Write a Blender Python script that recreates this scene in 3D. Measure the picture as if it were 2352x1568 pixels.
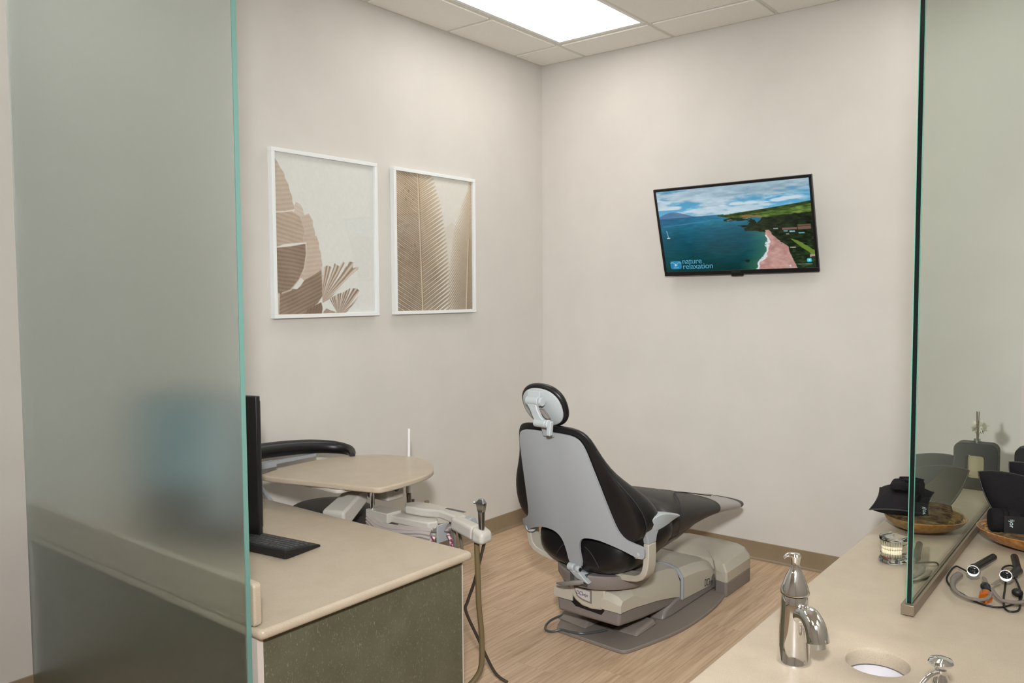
import bpy, bmesh, math, random
import numpy as np
from mathutils import Vector, Matrix
random.seed(3)
PI = math.pi
sc = bpy.context.scene
for o in list(bpy.data.objects): bpy.data.objects.remove(o)
C = sc.collection

# ---------------------------------------------------------------- camera
cam_d = bpy.data.cameras.new('camera'); cam = bpy.data.objects.new('camera', cam_d); C.objects.link(cam)
F_PX = 1867.0
cam_d.sensor_width = 36.0; cam_d.lens = 36.0 * F_PX / 2352.0; cam_d.clip_start = 0.05
yaw, pitch, roll = 0.673, 0.0581, -0.0058
fw = Vector((-math.sin(yaw)*math.cos(pitch), math.cos(yaw)*math.cos(pitch), -math.sin(pitch)))
r0 = Vector((math.cos(yaw), math.sin(yaw), 0)); u0 = r0.cross(fw)
rr = r0*math.cos(roll) + u0*math.sin(roll); uu = -r0*math.sin(roll) + u0*math.cos(roll)
cam.matrix_world = Matrix(((rr.x, uu.x, -fw.x, 3.2065), (rr.y, uu.y, -fw.y, -4.3517), (rr.z, uu.z, -fw.z, 1.4892), (0, 0, 0, 1)))
sc.camera = cam

# ---------------------------------------------------------------- world, lights, exposure
w = bpy.data.worlds.new('world'); sc.world = w; w.use_nodes = True
w.node_tree.nodes['Background'].inputs[0].default_value = (0.75, 0.85, 1.0, 1)
w.node_tree.nodes['Background'].inputs[1].default_value = 0.25
sc.view_settings.view_transform = 'Standard'; sc.view_settings.look = 'None'
sc.view_settings.exposure = 0.13; sc.view_settings.gamma = 1.0
sc.view_settings.use_curve_mapping = False
PANEL_E = 4.7
FLASH_W = 31.0
# the photographer's diffused flash, a hand above the lens
fl = bpy.data.lights.new('flash', 'AREA'); fl.shape = 'DISK'; fl.size = 0.20; fl.energy = FLASH_W; fl.spread = math.radians(95); fl.color = (1.0, 0.99, 0.985)
flo = bpy.data.objects.new('flash', fl); C.objects.link(flo)
flo.location = (3.23, -4.40, 1.97)
flo.rotation_euler = Vector((1.0-3.23, -0.8+4.40, 0.95-1.97)).to_track_quat('-Z', 'Y').to_euler()

# ---------------------------------------------------------------- materials
def lin(c):
    return tuple(((x/255.)/12.92 if x/255. <= .04045 else ((x/255.+.055)/1.055)**2.4) for x in c)
MATS = {}
def mat(name, rgb, rough=.5, metal=0.0, spec=.5, coat=0.0, trans=0.0, ior=1.45, emit=None, estr=0.0, alpha=1.0, srgb=True):
    m = bpy.data.materials.new(name); m.use_nodes = True
    b = m.node_tree.nodes['Principled BSDF']
    c = lin(rgb) if srgb else rgb
    b.inputs['Base Color'].default_value = (*c, 1); b.inputs['Roughness'].default_value = rough
    b.inputs['Metallic'].default_value = metal; b.inputs['Specular IOR Level'].default_value = spec
    b.inputs['Coat Weight'].default_value = coat; b.inputs['Transmission Weight'].default_value = trans
    b.inputs['IOR'].default_value = ior; b.inputs['Alpha'].default_value = alpha
    if emit is not None:
        b.inputs['Emission Color'].default_value = (*lin(emit), 1); b.inputs['Emission Strength'].default_value = estr
    MATS[name] = m
    return m
def nt(m): return m.node_tree, m.node_tree.nodes, m.node_tree.links, m.node_tree.nodes['Principled BSDF']
def noisy(m, scale, lo, hi, detail=3, stretch=(1, 1, 1), fac=None, rough=0.55, bump=0.0, bscale=None, bdist=0.001):
    """base colour = noise between two real colours of the surface; optional bump"""
    t, n, l, b = nt(m)
    tc = n.new('ShaderNodeTexCoord'); mp = n.new('ShaderNodeMapping'); mp.inputs['Scale'].default_value = stretch
    no = n.new('ShaderNodeTexNoise'); no.inputs['Scale'].default_value = scale; no.inputs['Detail'].default_value = detail
    no.inputs['Roughness'].default_value = rough
    cr = n.new('ShaderNodeValToRGB'); a, c = fac or (.35, .65)
    cr.color_ramp.elements[0].position = a; cr.color_ramp.elements[1].position = c
    cr.color_ramp.elements[0].color = (*lin(lo), 1); cr.color_ramp.elements[1].color = (*lin(hi), 1)
    l.new(tc.outputs['Object'], mp.inputs['Vector']); l.new(mp.outputs[0], no.inputs['Vector'])
    l.new(no.outputs['Fac'], cr.inputs[0]); l.new(cr.outputs[0], b.inputs['Base Color'])
    if bump:
        n2 = n.new('ShaderNodeTexNoise'); n2.inputs['Scale'].default_value = bscale or scale; n2.inputs['Detail'].default_value = 3
        l.new(tc.outputs['Object'], n2.inputs['Vector'])
        bp = n.new('ShaderNodeBump'); bp.inputs['Strength'].default_value = bump; bp.inputs['Distance'].default_value = bdist
        l.new(n2.outputs['Fac'], bp.inputs['Height']); l.new(bp.outputs[0], b.inputs['Normal'])
    return m

WALL = mat('wall_paint', (209, 205, 199), .62, spec=.35)
noisy(WALL, 3.0, (207, 203, 197), (211, 207, 201), bump=.18, bscale=260, bdist=.0008)
CEIL = mat('ceiling_tile', (212, 207, 198), .95, spec=.1)
noisy(CEIL, 420, (224, 221, 214), (242, 240, 235), detail=2, fac=(.30, .45), bump=.3, bscale=200)
TEE = mat('ceiling_tee', (220, 216, 205), .5)
BASEB = mat('vinyl_baseboard', (138, 121, 98), .42)
noisy(BASEB, 6, (135, 118, 95), (142, 125, 102))
COUNTER = mat('beige_solid_surface', (214, 198, 170), .32, spec=.45)
def counter_nodes(m):
    t, n, l, b = nt(m)
    tc = n.new('ShaderNodeTexCoord')
    no = n.new('ShaderNodeTexNoise'); no.inputs['Scale'].default_value = 420; no.inputs['Detail'].default_value = 2
    cr = n.new('ShaderNodeValToRGB'); e = cr.color_ramp.elements
    e[0].position = .30; e[0].color = (*lin((170, 154, 133)), 1); e[1].position = .42; e[1].color = (*lin((183, 170, 151)), 1)
    x = cr.color_ramp.elements.new(.70); x.color = (*lin((188, 175, 156)), 1)
    n2 = n.new('ShaderNodeTexNoise'); n2.inputs['Scale'].default_value = 14; n2.inputs['Detail'].default_value = 5
    mx = n.new('ShaderNodeMix'); mx.data_type = 'RGBA'; mx.blend_type = 'MULTIPLY'; mx.inputs[0].default_value = .5
    c2 = n.new('ShaderNodeValToRGB'); c2.color_ramp.elements[0].color = (.86, .84, .82, 1); c2.color_ramp.elements[1].color = (1, 1, 1, 1)
    c2.color_ramp.elements[0].position = .3; c2.color_ramp.elements[1].position = .6
    l.new(tc.outputs['Object'], no.inputs['Vector']); l.new(tc.outputs['Object'], n2.inputs['Vector'])
    l.new(no.outputs['Fac'], cr.inputs[0]); l.new(n2.outputs['Fac'], c2.inputs[0])
    l.new(cr.outputs[0], mx.inputs[6]); l.new(c2.outputs[0], mx.inputs[7]); l.new(mx.outputs[2], b.inputs['Base Color'])
counter_nodes(COUNTER)
LAM = mat('dark_green_laminate', (90, 86, 70), .42, spec=.3)
def lam_nodes(m):
    t, n, l, b = nt(m)
    tc = n.new('ShaderNodeTexCoord')
    n1 = n.new('ShaderNodeTexNoise'); n1.inputs['Scale'].default_value = 9; n1.inputs['Detail'].default_value = 5
    c1 = n.new('ShaderNodeValToRGB'); c1.color_ramp.elements[0].position = .3; c1.color_ramp.elements[1].position = .7
    c1.color_ramp.elements[0].color = (*lin((88, 87, 70)), 1); c1.color_ramp.elements[1].color = (*lin((99, 98, 80)), 1)
    mp = n.new('ShaderNodeMapping'); mp.inputs['Rotation'].default_value = (.9, 0, 0)
    wv = n.new('ShaderNodeTexNoise'); wv.inputs['Scale'].default_value = 60; wv.inputs['Distortion'].default_value = 2.5; wv.inputs['Detail'].default_value = 2
    c2 = n.new('ShaderNodeValToRGB'); c2.color_ramp.elements[0].position = .62; c2.color_ramp.elements[1].position = .70
    c2.color_ramp.elements[0].color = (0, 0, 0, 1); c2.color_ramp.elements[1].color = (.6, .6, .6, 1)
    mx = n.new('ShaderNodeMix'); mx.data_type = 'RGBA'; mx.inputs[7].default_value = (*lin((150, 145, 122)), 1)
    mp.inputs['Scale'].default_value = (1, 2.4, .8)
    l.new(tc.outputs['Object'], n1.inputs['Vector']); l.new(tc.outputs['Object'], mp.inputs['Vector']); l.new(mp.outputs[0], wv.inputs['Vector'])
    l.new(n1.outputs['Fac'], c1.inputs[0]); l.new(wv.outputs['Fac'], c2.inputs[0])
    l.new(c2.outputs[0], mx.inputs[0]); l.new(c1.outputs[0], mx.inputs[6]); l.new(mx.outputs[2], b.inputs['Base Color'])
lam_nodes(LAM)
EDGEB = mat('pale_edge_band', (205, 198, 190), .4)
WOOD = mat('oak_plank_floor', (190, 160, 130), .42, spec=.35)
def wood_nodes(m):
    t, n, l, b = nt(m)
    tc = n.new('ShaderNodeTexCoord'); sp = n.new('ShaderNodeSeparateXYZ'); l.new(tc.outputs['Object'], sp.inputs[0])
    def math_(op, a, c=None):
        x = n.new('ShaderNodeMath'); x.operation = op
        if isinstance(a, (int, float)): x.inputs[0].default_value = a
        else: l.new(a, x.inputs[0])
        if c is not None:
            if isinstance(c, (int, float)): x.inputs[1].default_value = c
            else: l.new(c, x.inputs[1])
        return x.outputs[0]
    PW, PL = .152, 1.22
    row = math_('FLOOR', math_('DIVIDE', sp.outputs['X'], PW))
    off = math_('MULTIPLY', row, .437)
    ly = math_('ADD', math_('DIVIDE', sp.outputs['Y'], PL), off)
    col = math_('FLOOR', ly)
    wn = n.new('ShaderNodeTexWhiteNoise'); wn.noise_dimensions = '2D'
    cb = n.new('ShaderNodeCombineXYZ'); l.new(row, cb.inputs[0]); l.new(col, cb.inputs[1]); l.new(cb.outputs[0], wn.inputs['Vector'])
    # seams
    fx = math_('FRACT', math_('DIVIDE', sp.outputs['X'], PW)); fy = math_('FRACT', ly)
    dx = math_('MULTIPLY', math_('MINIMUM', fx, math_('SUBTRACT', 1.0, fx)), PW)
    dy = math_('MULTIPLY', math_('MINIMUM', fy, math_('SUBTRACT', 1.0, fy)), PL)
    seam = math_('LESS_THAN', math_('MINIMUM', dx, dy), .0011)
    # grain stretched along the plank, shifted per plank
    sh = n.new('ShaderNodeVectorMath'); sh.operation = 'MULTIPLY_ADD'
    l.new(wn.outputs['Color'], sh.inputs[0]); sh.inputs[1].default_value = (7, 7, 7); l.new(tc.outputs['Object'], sh.inputs[2])
    mp = n.new('ShaderNodeMapping'); mp.inputs['Scale'].default_value = (15, 1.1, 1); l.new(sh.outputs[0], mp.inputs['Vector'])
    g = n.new('ShaderNodeTexNoise'); g.inputs['Scale'].default_value = 2.1; g.inputs['Detail'].default_value = 9; g.inputs['Roughness'].default_value = .62; g.inputs['Distortion'].default_value = 1.1
    l.new(mp.outputs[0], g.inputs['Vector'])
    cr = n.new('ShaderNodeValToRGB'); e = cr.color_ramp.elements
    e[0].position = .30; e[0].color = (*lin((176, 148, 121)), 1); e[1].position = .72; e[1].color = (*lin((213, 188, 160)), 1)
    e.new(.5).color = (*lin((198, 170, 142)), 1)
    l.new(g.outputs['Fac'], cr.inputs[0])
    # cathedral figure
    mp2 = n.new('ShaderNodeMapping'); mp2.inputs['Scale'].default_value = (9, .9, 1); l.new(sh.outputs[0], mp2.inputs['Vector'])
    wv = n.new('ShaderNodeTexWave'); wv.wave_type = 'BANDS'; wv.bands_direction = 'X'; wv.inputs['Scale'].default_value = 1.6; wv.inputs['Distortion'].default_value = 9
    wv.inputs['Detail'].default_value = 3; wv.inputs['Detail Scale'].default_value = .8; l.new(mp2.outputs[0], wv.inputs['Vector'])
    c3 = n.new('ShaderNodeValToRGB'); c3.color_ramp.elements[0].position = 0; c3.color_ramp.elements[0].color = (.86, .83, .80, 1)
    c3.color_ramp.elements[1].position = .35; c3.color_ramp.elements[1].color = (1, 1, 1, 1)
    l.new(wv.outputs['Fac'], c3.inputs[0])
    m1 = n.new('ShaderNodeMix'); m1.data_type = 'RGBA'; m1.blend_type = 'MULTIPLY'; m1.inputs[0].default_value = .75
    l.new(cr.outputs[0], m1.inputs[6]); l.new(c3.outputs[0], m1.inputs[7])
    hv = n.new('ShaderNodeHueSaturation'); l.new(m1.outputs[2], hv.inputs['Color'])
    l.new(math_('ADD', math_('MULTIPLY', wn.outputs['Value'], .08), .96), hv.inputs['Value'])
    m2 = n.new('ShaderNodeMix'); m2.data_type = 'RGBA'; m2.inputs[7].default_value = (*lin((128, 102, 80)), 1)
    l.new(math_('MULTIPLY', seam, .22), m2.inputs[0]); l.new(hv.outputs[0], m2.inputs[6]); l.new(m2.outputs[2], b.inputs['Base Color'])
wood_nodes(WOOD)
WHITE = mat('white_frame', (232, 235, 236), .35)
PLAST = mat('light_grey_plastic', (174, 181, 184), .38)
PLASTW = mat('warm_light_grey_plastic', (186, 182, 174), .4)
PLAST2 = mat('cool_grey_shell', (160, 164, 168), .62, spec=.3)
BEIGEP = mat('warm_grey_cover', (184, 178, 164), .34)
TAUPE = mat('taupe_grey_plastic', (124, 117, 113), .35)
TAUPE2 = mat('base_plate_grey', (128, 119, 112), .45)
DGREY = mat('dark_grey_plastic', (70, 74, 76), .35)
VINYL = mat('black_vinyl', (30, 29, 30), .36, spec=.5)
noisy(VINYL, 500, (21, 20, 22), (26, 25, 26), bump=.15, bscale=700, bdist=.0004)
VINYL2 = mat('charcoal_vinyl', (60, 56, 54), .5)
noisy(VINYL2, 500, (49, 46, 44), (55, 52, 50), bump=.15, bscale=700, bdist=.0004)
SLEEVE = mat('grey_foot_cover', (158, 152, 148), .3)
BLACK = mat('black_plastic', (22, 22, 24), .33)
KEYM = mat('black_keycap', (56, 58, 60), .45)
BLACK2 = mat('matte_black', (17, 17, 19), .5)
CLOTH = mat('black_cloth', (26, 24, 27), .85, spec=.2)
noisy(CLOTH, 300, (22, 20, 23), (30, 28, 31), bump=.4, bscale=900, bdist=.0004)
SEAM = mat('black_piping', (46, 45, 48), .6)
CHROME = mat('chrome', (232, 232, 232), .06, metal=1.0)
STEEL = mat('satin_steel', (190, 192, 194), .25, metal=1.0)
BRONZE = mat('brushed_bronze_channel', (142, 128, 112), .42, metal=.6)
BOWLM = mat('amber_brown_bowl', (165, 112, 50), .3, coat=.3)
noisy(BOWLM, 60, (132, 84, 36), (182, 128, 66), detail=5)
BOWLM2 = mat('golden_bowl', (158, 132, 84), .32, metal=.35)
noisy(BOWLM2, 60, (140, 116, 70), (172, 146, 98), detail=4)
WEAVE = mat('woven_bowl_lining', (190, 150, 95), .6)
noisy(WEAVE, 30, (120, 80, 44), (215, 178, 125), stretch=(1, 1, 8), bump=.6, bscale=90, bdist=.002)
TUBE = mat('taupe_hose', (112, 106, 100), .4)
TUBEO = mat('olive_hose', (112, 98, 70), .35)
TUBED = mat('dark_hose', (62, 54, 48), .4)
SLV = mat('clear_hose_sleeve', (168, 160, 156), .22, coat=.5)
RED = mat('red_white_twisted_line', (150, 70, 84), .4)
noisy(RED, 90, (120, 40, 66), (205, 185, 186), fac=(.45, .55))
INK = mat('ink_navy', (40, 50, 66), .5)
LOGOBG = mat('logo_plate', (196, 190, 190), .4)
LOGOW = mat('logo_white', (205, 225, 228), .5)
GREYFR = mat('grey_eyewear_frame', (112, 104, 98), .35)
LENS = mat('dark_lens', (10, 14, 18), .03, coat=1.0)
ORANGE = mat('orange_filter', (235, 130, 20), .08, trans=.75, coat=.5)
ACRYL = mat('clear_acrylic', (240, 244, 242), .04, trans=1.0, ior=1.3)
TOOTH = mat('ivory_tooth', (236, 226, 196), .2, coat=.4)
IMPL = mat('grey_insert', (128, 126, 130), .35)
REDP = mat('red_marking', (170, 30, 36), .5)
WHITEP = mat('white_plastic', (226, 226, 226), .35)
BINW = mat('white_bin_liner', (215, 213, 218), .5)
REED = mat('diffuser_reed', (120, 100, 82), .8)
PETAL = mat('ivory_petal', (244, 241, 228), .8)
BOTTLE = mat('pale_glass_bottle', (215, 205, 170), .08, trans=.7)

def thin_glass(name, tint, refl=1.0, ior=1.5):
    m = bpy.data.materials.new(name); m.use_nodes = True; n = m.node_tree.nodes; l = m.node_tree.links
    n.remove(n['Principled BSDF']); out = n['Material Output']
    tr = n.new('ShaderNodeBsdfTransparent'); tr.inputs[0].default_value = (*tint, 1)
    gl = n.new('ShaderNodeBsdfGlossy'); gl.inputs['Roughness'].default_value = .01; gl.inputs['Color'].default_value = (.92, .97, .94, 1)
    fr = n.new('ShaderNodeFresnel'); fr.inputs['IOR'].default_value = ior
    ge = n.new('ShaderNodeNewGeometry'); iv = n.new('ShaderNodeMath'); iv.operation = 'SUBTRACT'; iv.inputs[0].default_value = 1.0; l.new(ge.outputs['Backfacing'], iv.inputs[1])
    fm = n.new('ShaderNodeMath'); fm.operation = 'MULTIPLY'; fm.use_clamp = True; l.new(fr.outputs[0], fm.inputs[0])
    f2 = n.new('ShaderNodeMath'); f2.operation = 'MULTIPLY'; f2.inputs[1].default_value = refl; l.new(iv.outputs[0], f2.inputs[0]); l.new(f2.outputs[0], fm.inputs[1])
    mx = n.new('ShaderNodeMixShader'); l.new(fm.outputs[0], mx.inputs[0]); l.new(tr.outputs[0], mx.inputs[1]); l.new(gl.outputs[0], mx.inputs[2])
    l.new(mx.outputs[0], out.inputs[0]); return m
GLASS = thin_glass('clear_partition_glass', (.90, .955, .925), 1.9)
PICGL = thin_glass('picture_glazing', (.99, .99, .99))
FROST = mat('frosted_glass', (244, 255, 255), .29, trans=1.0, ior=1.35, spec=.4)
GEDGE = mat('dark_glass_edge', (16, 22, 22), .12)
GEDGE2 = mat('teal_glass_edge', (106, 146, 138), .3)
GRIM = mat('green_glass_rim', (90, 165, 145), .2)

# ---------------------------------------------------------------- geometry helpers
ORG = {}
class G:
    def __init__(s): s.v = []; s.f = []; s.m = []
    def add(s, v, f, mi=0):
        k = len(s.v); s.v += [tuple(p) for p in v]; s.f += [tuple(i+k for i in q) for q in f]; s.m += [mi]*len(f); return s
    def box(s, x0, x1, y0, y1, z0, z1, mi=0):
        v = [(x0, y0, z0), (x1, y0, z0), (x1, y1, z0), (x0, y1, z0), (x0, y0, z1), (x1, y0, z1), (x1, y1, z1), (x0, y1, z1)]
        return s.add(v, [(0, 3, 2, 1), (4, 5, 6, 7), (0, 1, 5, 4), (1, 2, 6, 5), (2, 3, 7, 6), (3, 0, 4, 7)], mi)
    def prism(s, poly, a, b, axis='z', mi=0):
        n = len(poly)
        def P(p, t): return {'z': (p[0], p[1], t), 'y': (p[0], t, p[1]), 'x': (t, p[0], p[1])}[axis]
        v = [P(p, a) for p in poly] + [P(p, b) for p in poly]
        f = [tuple(range(n))[::-1], tuple(range(n, 2*n))] + [(i, (i+1) % n, n+(i+1) % n, n+i) for i in range(n)]
        return s.add(v, f, mi)
    def loft(s, rings, cap=True, closed=False, mi=0):
        n = len(rings[0]); v = [p for r in rings for p in r]; f = []
        m = len(rings)
        for k in range(m if closed else m-1):
            for i in range(n):
                a = k*n+i; b = k*n+(i+1) % n; c = ((k+1) % m)*n+(i+1) % n; d = ((k+1) % m)*n+i
                f.append((a, b, c, d))
        if cap and not closed: f += [tuple(range(n))[::-1], tuple(range((m-1)*n, m*n))]
        return s.add(v, f, mi)
    def tube(s, pts, r, seg=10, smooth=4, cap=True, closed=False, mi=0, flat=1.0):
        pts = [Vector(p) for p in pts]
        if smooth > 1 and len(pts) > 2: pts, rs = catmull(pts, r if isinstance(r, (list, tuple)) else None, smooth, closed)
        else: rs = r if isinstance(r, (list, tuple)) else None
        n = len(pts); rings = []; prev = None
        for i, p in enumerate(pts):
            if closed: t = pts[(i+1) % n]-pts[i-1]
            else: t = pts[min(i+1, n-1)]-pts[max(i-1, 0)]
            t.normalize()
            if prev is None:
                a = Vector((0, 0, 1)) if abs(t.z) < .9 else Vector((1, 0, 0)); nrm = (a-t*a.dot(t)).normalized()
            else: nrm = (prev-t*prev.dot(t)).normalized()
            prev = nrm; bn = t.cross(nrm); R = rs[i] if rs else r
            rings.append([tuple(p+R*(math.cos(2*PI*k/seg)*nrm*flat+math.sin(2*PI*k/seg)*bn)) for k in range(seg)])
        return s.loft(rings, cap, closed, mi)
    def cyl(s, p, q, r, r2=None, seg=24, mi=0):
        return s.tube([p, q], [r, r if r2 is None else r2], seg, 1, mi=mi)
    def lathe(s, prof, c=(0, 0, 0), seg=40, sx=1, sy=1, mi=0):
        rings = [[(c[0]+r*sx*math.cos(2*PI*k/seg), c[1]+r*sy*math.sin(2*PI*k/seg), c[2]+z) for k in range(seg)] for r, z in prof]
        return s.loft(rings, True, mi=mi)
    def ball(s, c, r, seg=16, rings=10, mi=0):
        rx, ry, rz = r if isinstance(r, (tuple, list)) else (r, r, r)
        R = [[(c[0]+rx*math.sin(PI*j/rings)*math.cos(2*PI*k/seg), c[1]+ry*math.sin(PI*j/rings)*math.sin(2*PI*k/seg), c[2]-rz*math.cos(PI*j/rings)) for k in range(seg)] for j in range(1, rings)]
        return s.loft(R, True, mi=mi)
    def xf(s, M):
        s.v = [tuple(M @ Vector(p)) for p in s.v]; return s
def catmull(pts, rs, k, closed):
    out = []; ro = [] if rs else None; n = len(pts)
    for i in range(n if closed else n-1):
        P = [pts[(i+j) % n] if closed else pts[max(0, min(n-1, i+j))] for j in (-1, 0, 1, 2)]
        for j in range(k):
            t = j/k
            out.append(.5*((2*P[1])+(-P[0]+P[2])*t+(2*P[0]-5*P[1]+4*P[2]-P[3])*t*t+(-P[0]+3*P[1]-3*P[2]+P[3])*t**3))
            if rs: ro.append(rs[i]*(1-t)+rs[(i+1) % n]*t)
    if not closed:
        out.append(pts[-1]);
        if rs: ro.append(rs[-1])
    return out, ro
def rrect(x0, x1, y0, y1, r, n=5):
    o = []
    for cx, cy, a in ((x1-r, y1-r, 0), (x0+r, y1-r, 90), (x0+r, y0+r, 180), (x1-r, y0+r, 270)):
        for k in range(n+1):
            t = math.radians(a+90*k/n); o.append((cx+r*math.cos(t), cy+r*math.sin(t)))
    return o
def obj(name, g, m, parent=None, org=None, local=False, bevel=0, bseg=3, subs=0, angle=35, label=None, smooth=True):
    me = bpy.data.meshes.new(name)
    if parent is not None: o0 = ORG[parent.name]
    else: o0 = org or (0, 0, 0)
    vs = g.v if local else [(p[0]-o0[0], p[1]-o0[1], p[2]-o0[2]) for p in g.v]
    me.from_pydata(vs, [], g.f); me.update()
    ms = m if isinstance(m, (list, tuple)) else [m]
    for q in ms: me.materials.append(q)
    me.polygons.foreach_set('material_index', g.m)
    bm = bmesh.new(); bm.from_mesh(me); bmesh.ops.recalc_face_normals(bm, faces=bm.faces); bm.to_mesh(me); bm.free()
    if smooth:
        me.shade_smooth()
        if not subs: me.set_sharp_from_angle(angle=math.radians(angle))
    o = bpy.data.objects.new(name, me); C.objects.link(o)
    if parent is not None: o.parent = parent
    else: o.location = o0
    ORG[o.name] = o0
    if bevel:
        b = o.modifiers.new('bevel', 'BEVEL'); b.width = bevel; b.segments = bseg; b.limit_method = 'ANGLE'; b.angle_limit = math.radians(40)
        b.harden_normals = False
    if subs:
        b = o.modifiers.new('subdivision', 'SUBSURF'); b.levels = subs; b.render_levels = subs
    if label: o['label'] = label
    return o
def thing(name, label, cat, loc, rz=0.0, group=None):
    o = bpy.data.objects.new(name, None); C.objects.link(o); o.location = loc; o.rotation_euler = (0, 0, rz); o.empty_display_size = .05
    o['label'] = label; o['category'] = cat
    if group: o['group'] = group
    ORG[o.name] = tuple(loc); return o
def tag(o, label, cat, group=None):
    o['label'] = label; o['category'] = cat
    if group: o['group'] = group
    return o
def struct(o): o['kind'] = 'structure'; return o
def text(name, body, size, m, parent, M, extr=.0002, shear=0, sx=1.0, spacing=1.0, bold=0.0):
    cu = bpy.data.curves.new(name, 'FONT'); cu.body = body; cu.size = size; cu.extrude = extr; cu.shear = shear; cu.space_character = spacing; cu.offset = bold
    t = bpy.data.objects.new(name, cu); C.objects.link(t); bpy.context.view_layer.update()
    me = bpy.data.meshes.new_from_object(t); bpy.data.objects.remove(t)
    me.name = name
    me.transform(Matrix.Scale(sx, 4, (1, 0, 0))); me.transform(M)
    o0 = ORG[parent.name]
    me.materials.clear(); me.materials.append(m)
    o = bpy.data.objects.new(name, me); C.objects.link(o); o.parent = parent
    ORG[o.name] = o0; return o
def frame_M(origin, xdir, ydir, off=(0, 0, 0)):
    x = Vector(xdir).normalized(); y = Vector(ydir).normalized(); z = x.cross(y)
    o = Vector(origin)
    return Matrix(((x.x, y.x, z.x, o.x), (x.y, y.y, z.y, o.y), (x.z, y.z, z.z, o.z), (0, 0, 0, 1)))

# ================================================================ ROOM
RX, RY, H = 4.7, -7.2, 2.972
struct(obj('floor', G().box(-.1, RX+.1, RY-.1, .1, -.08, 0), WOOD))
struct(obj('wall_left', G().box(-.12, 0, RY, .12, 0, H+.1), WALL))
struct(obj('wall_back', G().box(0, RX, 0, .12, 0, H+.1), WALL))
struct(obj('wall_right', G().box(RX, RX+.12, RY, .12, 0, H+.1), WALL))
struct(obj('wall_front', G().box(-.12, RX+.12, RY-.12, RY, 0, H+.1), WALL))
T = .6096
XT = [0]+[.3476+T*k for k in range(8)]; XT = [x for x in XT if x < RX]+[RX]
YT = [0]+[-(.3075+T*k) for k in range(12)]; YT = [y for y in YT if y > RY]+[RY]
lights = []   # (ix, iy) of the two cells each panel covers
PANELS = [(1, 1), (4, 1), (7, 1), (1, 5), (7, 5), (1, 8), (4, 8), (7, 8)]  # panels out of view include extras added to brighten the room
for ix, iy in PANELS: lights.append((ix, iy)); lights.append((ix, iy+1))
g = G()
g.box(-.05, RX+.05, RY-.05, .05, H+.035, H+.06, 0)
for i in range(len(XT)-1):
    for j in range(len(YT)-1):
        if (i, j) in lights: continue
        x0, x1, y1, y0 = XT[i], XT[i+1], YT[j], YT[j+1]
        e = .012; t0 = H-.006
        ex0 = .019 if i == 0 else e; ex1 = .019 if i == len(XT)-2 else e
        ey1 = .019 if j == 0 else e; ey0 = .019 if j == len(YT)-2 else e
        tx0, tx1, ty0, ty1 = x0+ex0, x1-ex1, y0+ey0, y1-ey1
        b_ = .004
        v = [(tx0+b_, ty0+b_, t0), (tx1-b_, ty0+b_, t0), (tx1-b_, ty1-b_, t0), (tx0+b_, ty1-b_, t0), (tx0, ty0, H+.02), (tx1, ty0, H+.02), (tx1, ty1, H+.02), (tx0, ty1, H+.02)]
        g.add(v, [(0, 3, 2, 1), (4, 5, 6, 7), (0, 1, 5, 4), (1, 2, 6, 5), (2, 3, 7, 6), (3, 0, 4, 7)], 0)
ceil = struct(obj('ceiling', g, CEIL, smooth=False))
g = G()
for x in XT[1:-1]: g.box(x-.0115, x+.0115, RY, 0, H, H+.03)
for y in YT[1:-1]:
    jy = YT.index(y); x_a = 0.0
    for ix, iy in sorted(PANELS):            # a panel light spans two cells: no cross tee through it
        if iy+1 == jy: g.box(x_a, XT[ix]-.0115, y-.0115, y+.0115, H-.0003, H+.0297); x_a = XT[ix+1]+.0115
    g.box(x_a, RX, y-.0115, y+.0115, H-.0003, H+.0297)
g.box(0, .019, RY, 0, H-.0006, H+.03); g.box(RX-.019, RX, RY, 0, H-.0006, H+.03); g.box(0, RX, -.019, 0, H-.0009, H+.03); g.box(0, RX, RY, RY+.019, H-.0009, H+.03)
obj('ceiling_grid', g, TEE, parent=ceil, smooth=False)
EMIT = mat('light_diffuser', (255, 255, 255), .5, emit=(255, 252, 247), estr=PANEL_E)
def panel(ix, iy, label, group=None):
    x0, x1 = XT[ix], XT[ix+1]; y1, y0 = YT[iy], YT[iy+2]; c = ((x0+x1)/2, (y0+y1)/2, H)
    t = thing('ceiling_light', label, 'ceiling light', c, group=group)
    a, b = .012, .034
    g = G(); zz0, zz1 = H+.001, H+.012
    g.box(x0+a, x1-a, y0+a, y0+b, zz0, zz1); g.box(x0+a, x1-a, y1-b, y1-a, zz0, zz1)
    g.box(x0+a, x0+b, y0+b, y1-b, zz0, zz1); g.box(x1-b, x1-a, y0+b, y1-b, zz0, zz1)
    obj('light_frame', g, WHITE, parent=t, smooth=False)
    obj('diffuser', G().box(x0+b, x1-b, y0+b, y1-b, H+.004, H+.010), EMIT, parent=t, smooth=False)
    return t
for (ix, iy) in PANELS:
    if (ix, iy) == (1, 1): panel(ix, iy, 'bright flat panel light set in the tiled ceiling near the room corner')
    else: panel(ix, iy, 'unseen flat ceiling panel light out of the picture, lighting the open bay', group='panel lights outside the picture')
# cove baseboards (profile, extruded)
prof = [(0, 0), (.022, 0), (.0205, .003), (.012, .006), (.006, .012), (.0035, .022), (.003, .098), (.001, .101), (0, .101)]
def bb(name, pts_fn, a, b):
    g = G(); n = len(prof)
    g.loft([[pts_fn(p, a) for p in prof], [pts_fn(p, b) for p in prof]])
    struct(obj(name, g, BASEB, angle=25))
bb('baseboard_left', lambda p, t: (p[0], t, p[1]), RY, 0)
bb('baseboard_back', lambda p, t: (t, -p[0], p[1]), 0.022, 2.44)

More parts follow.
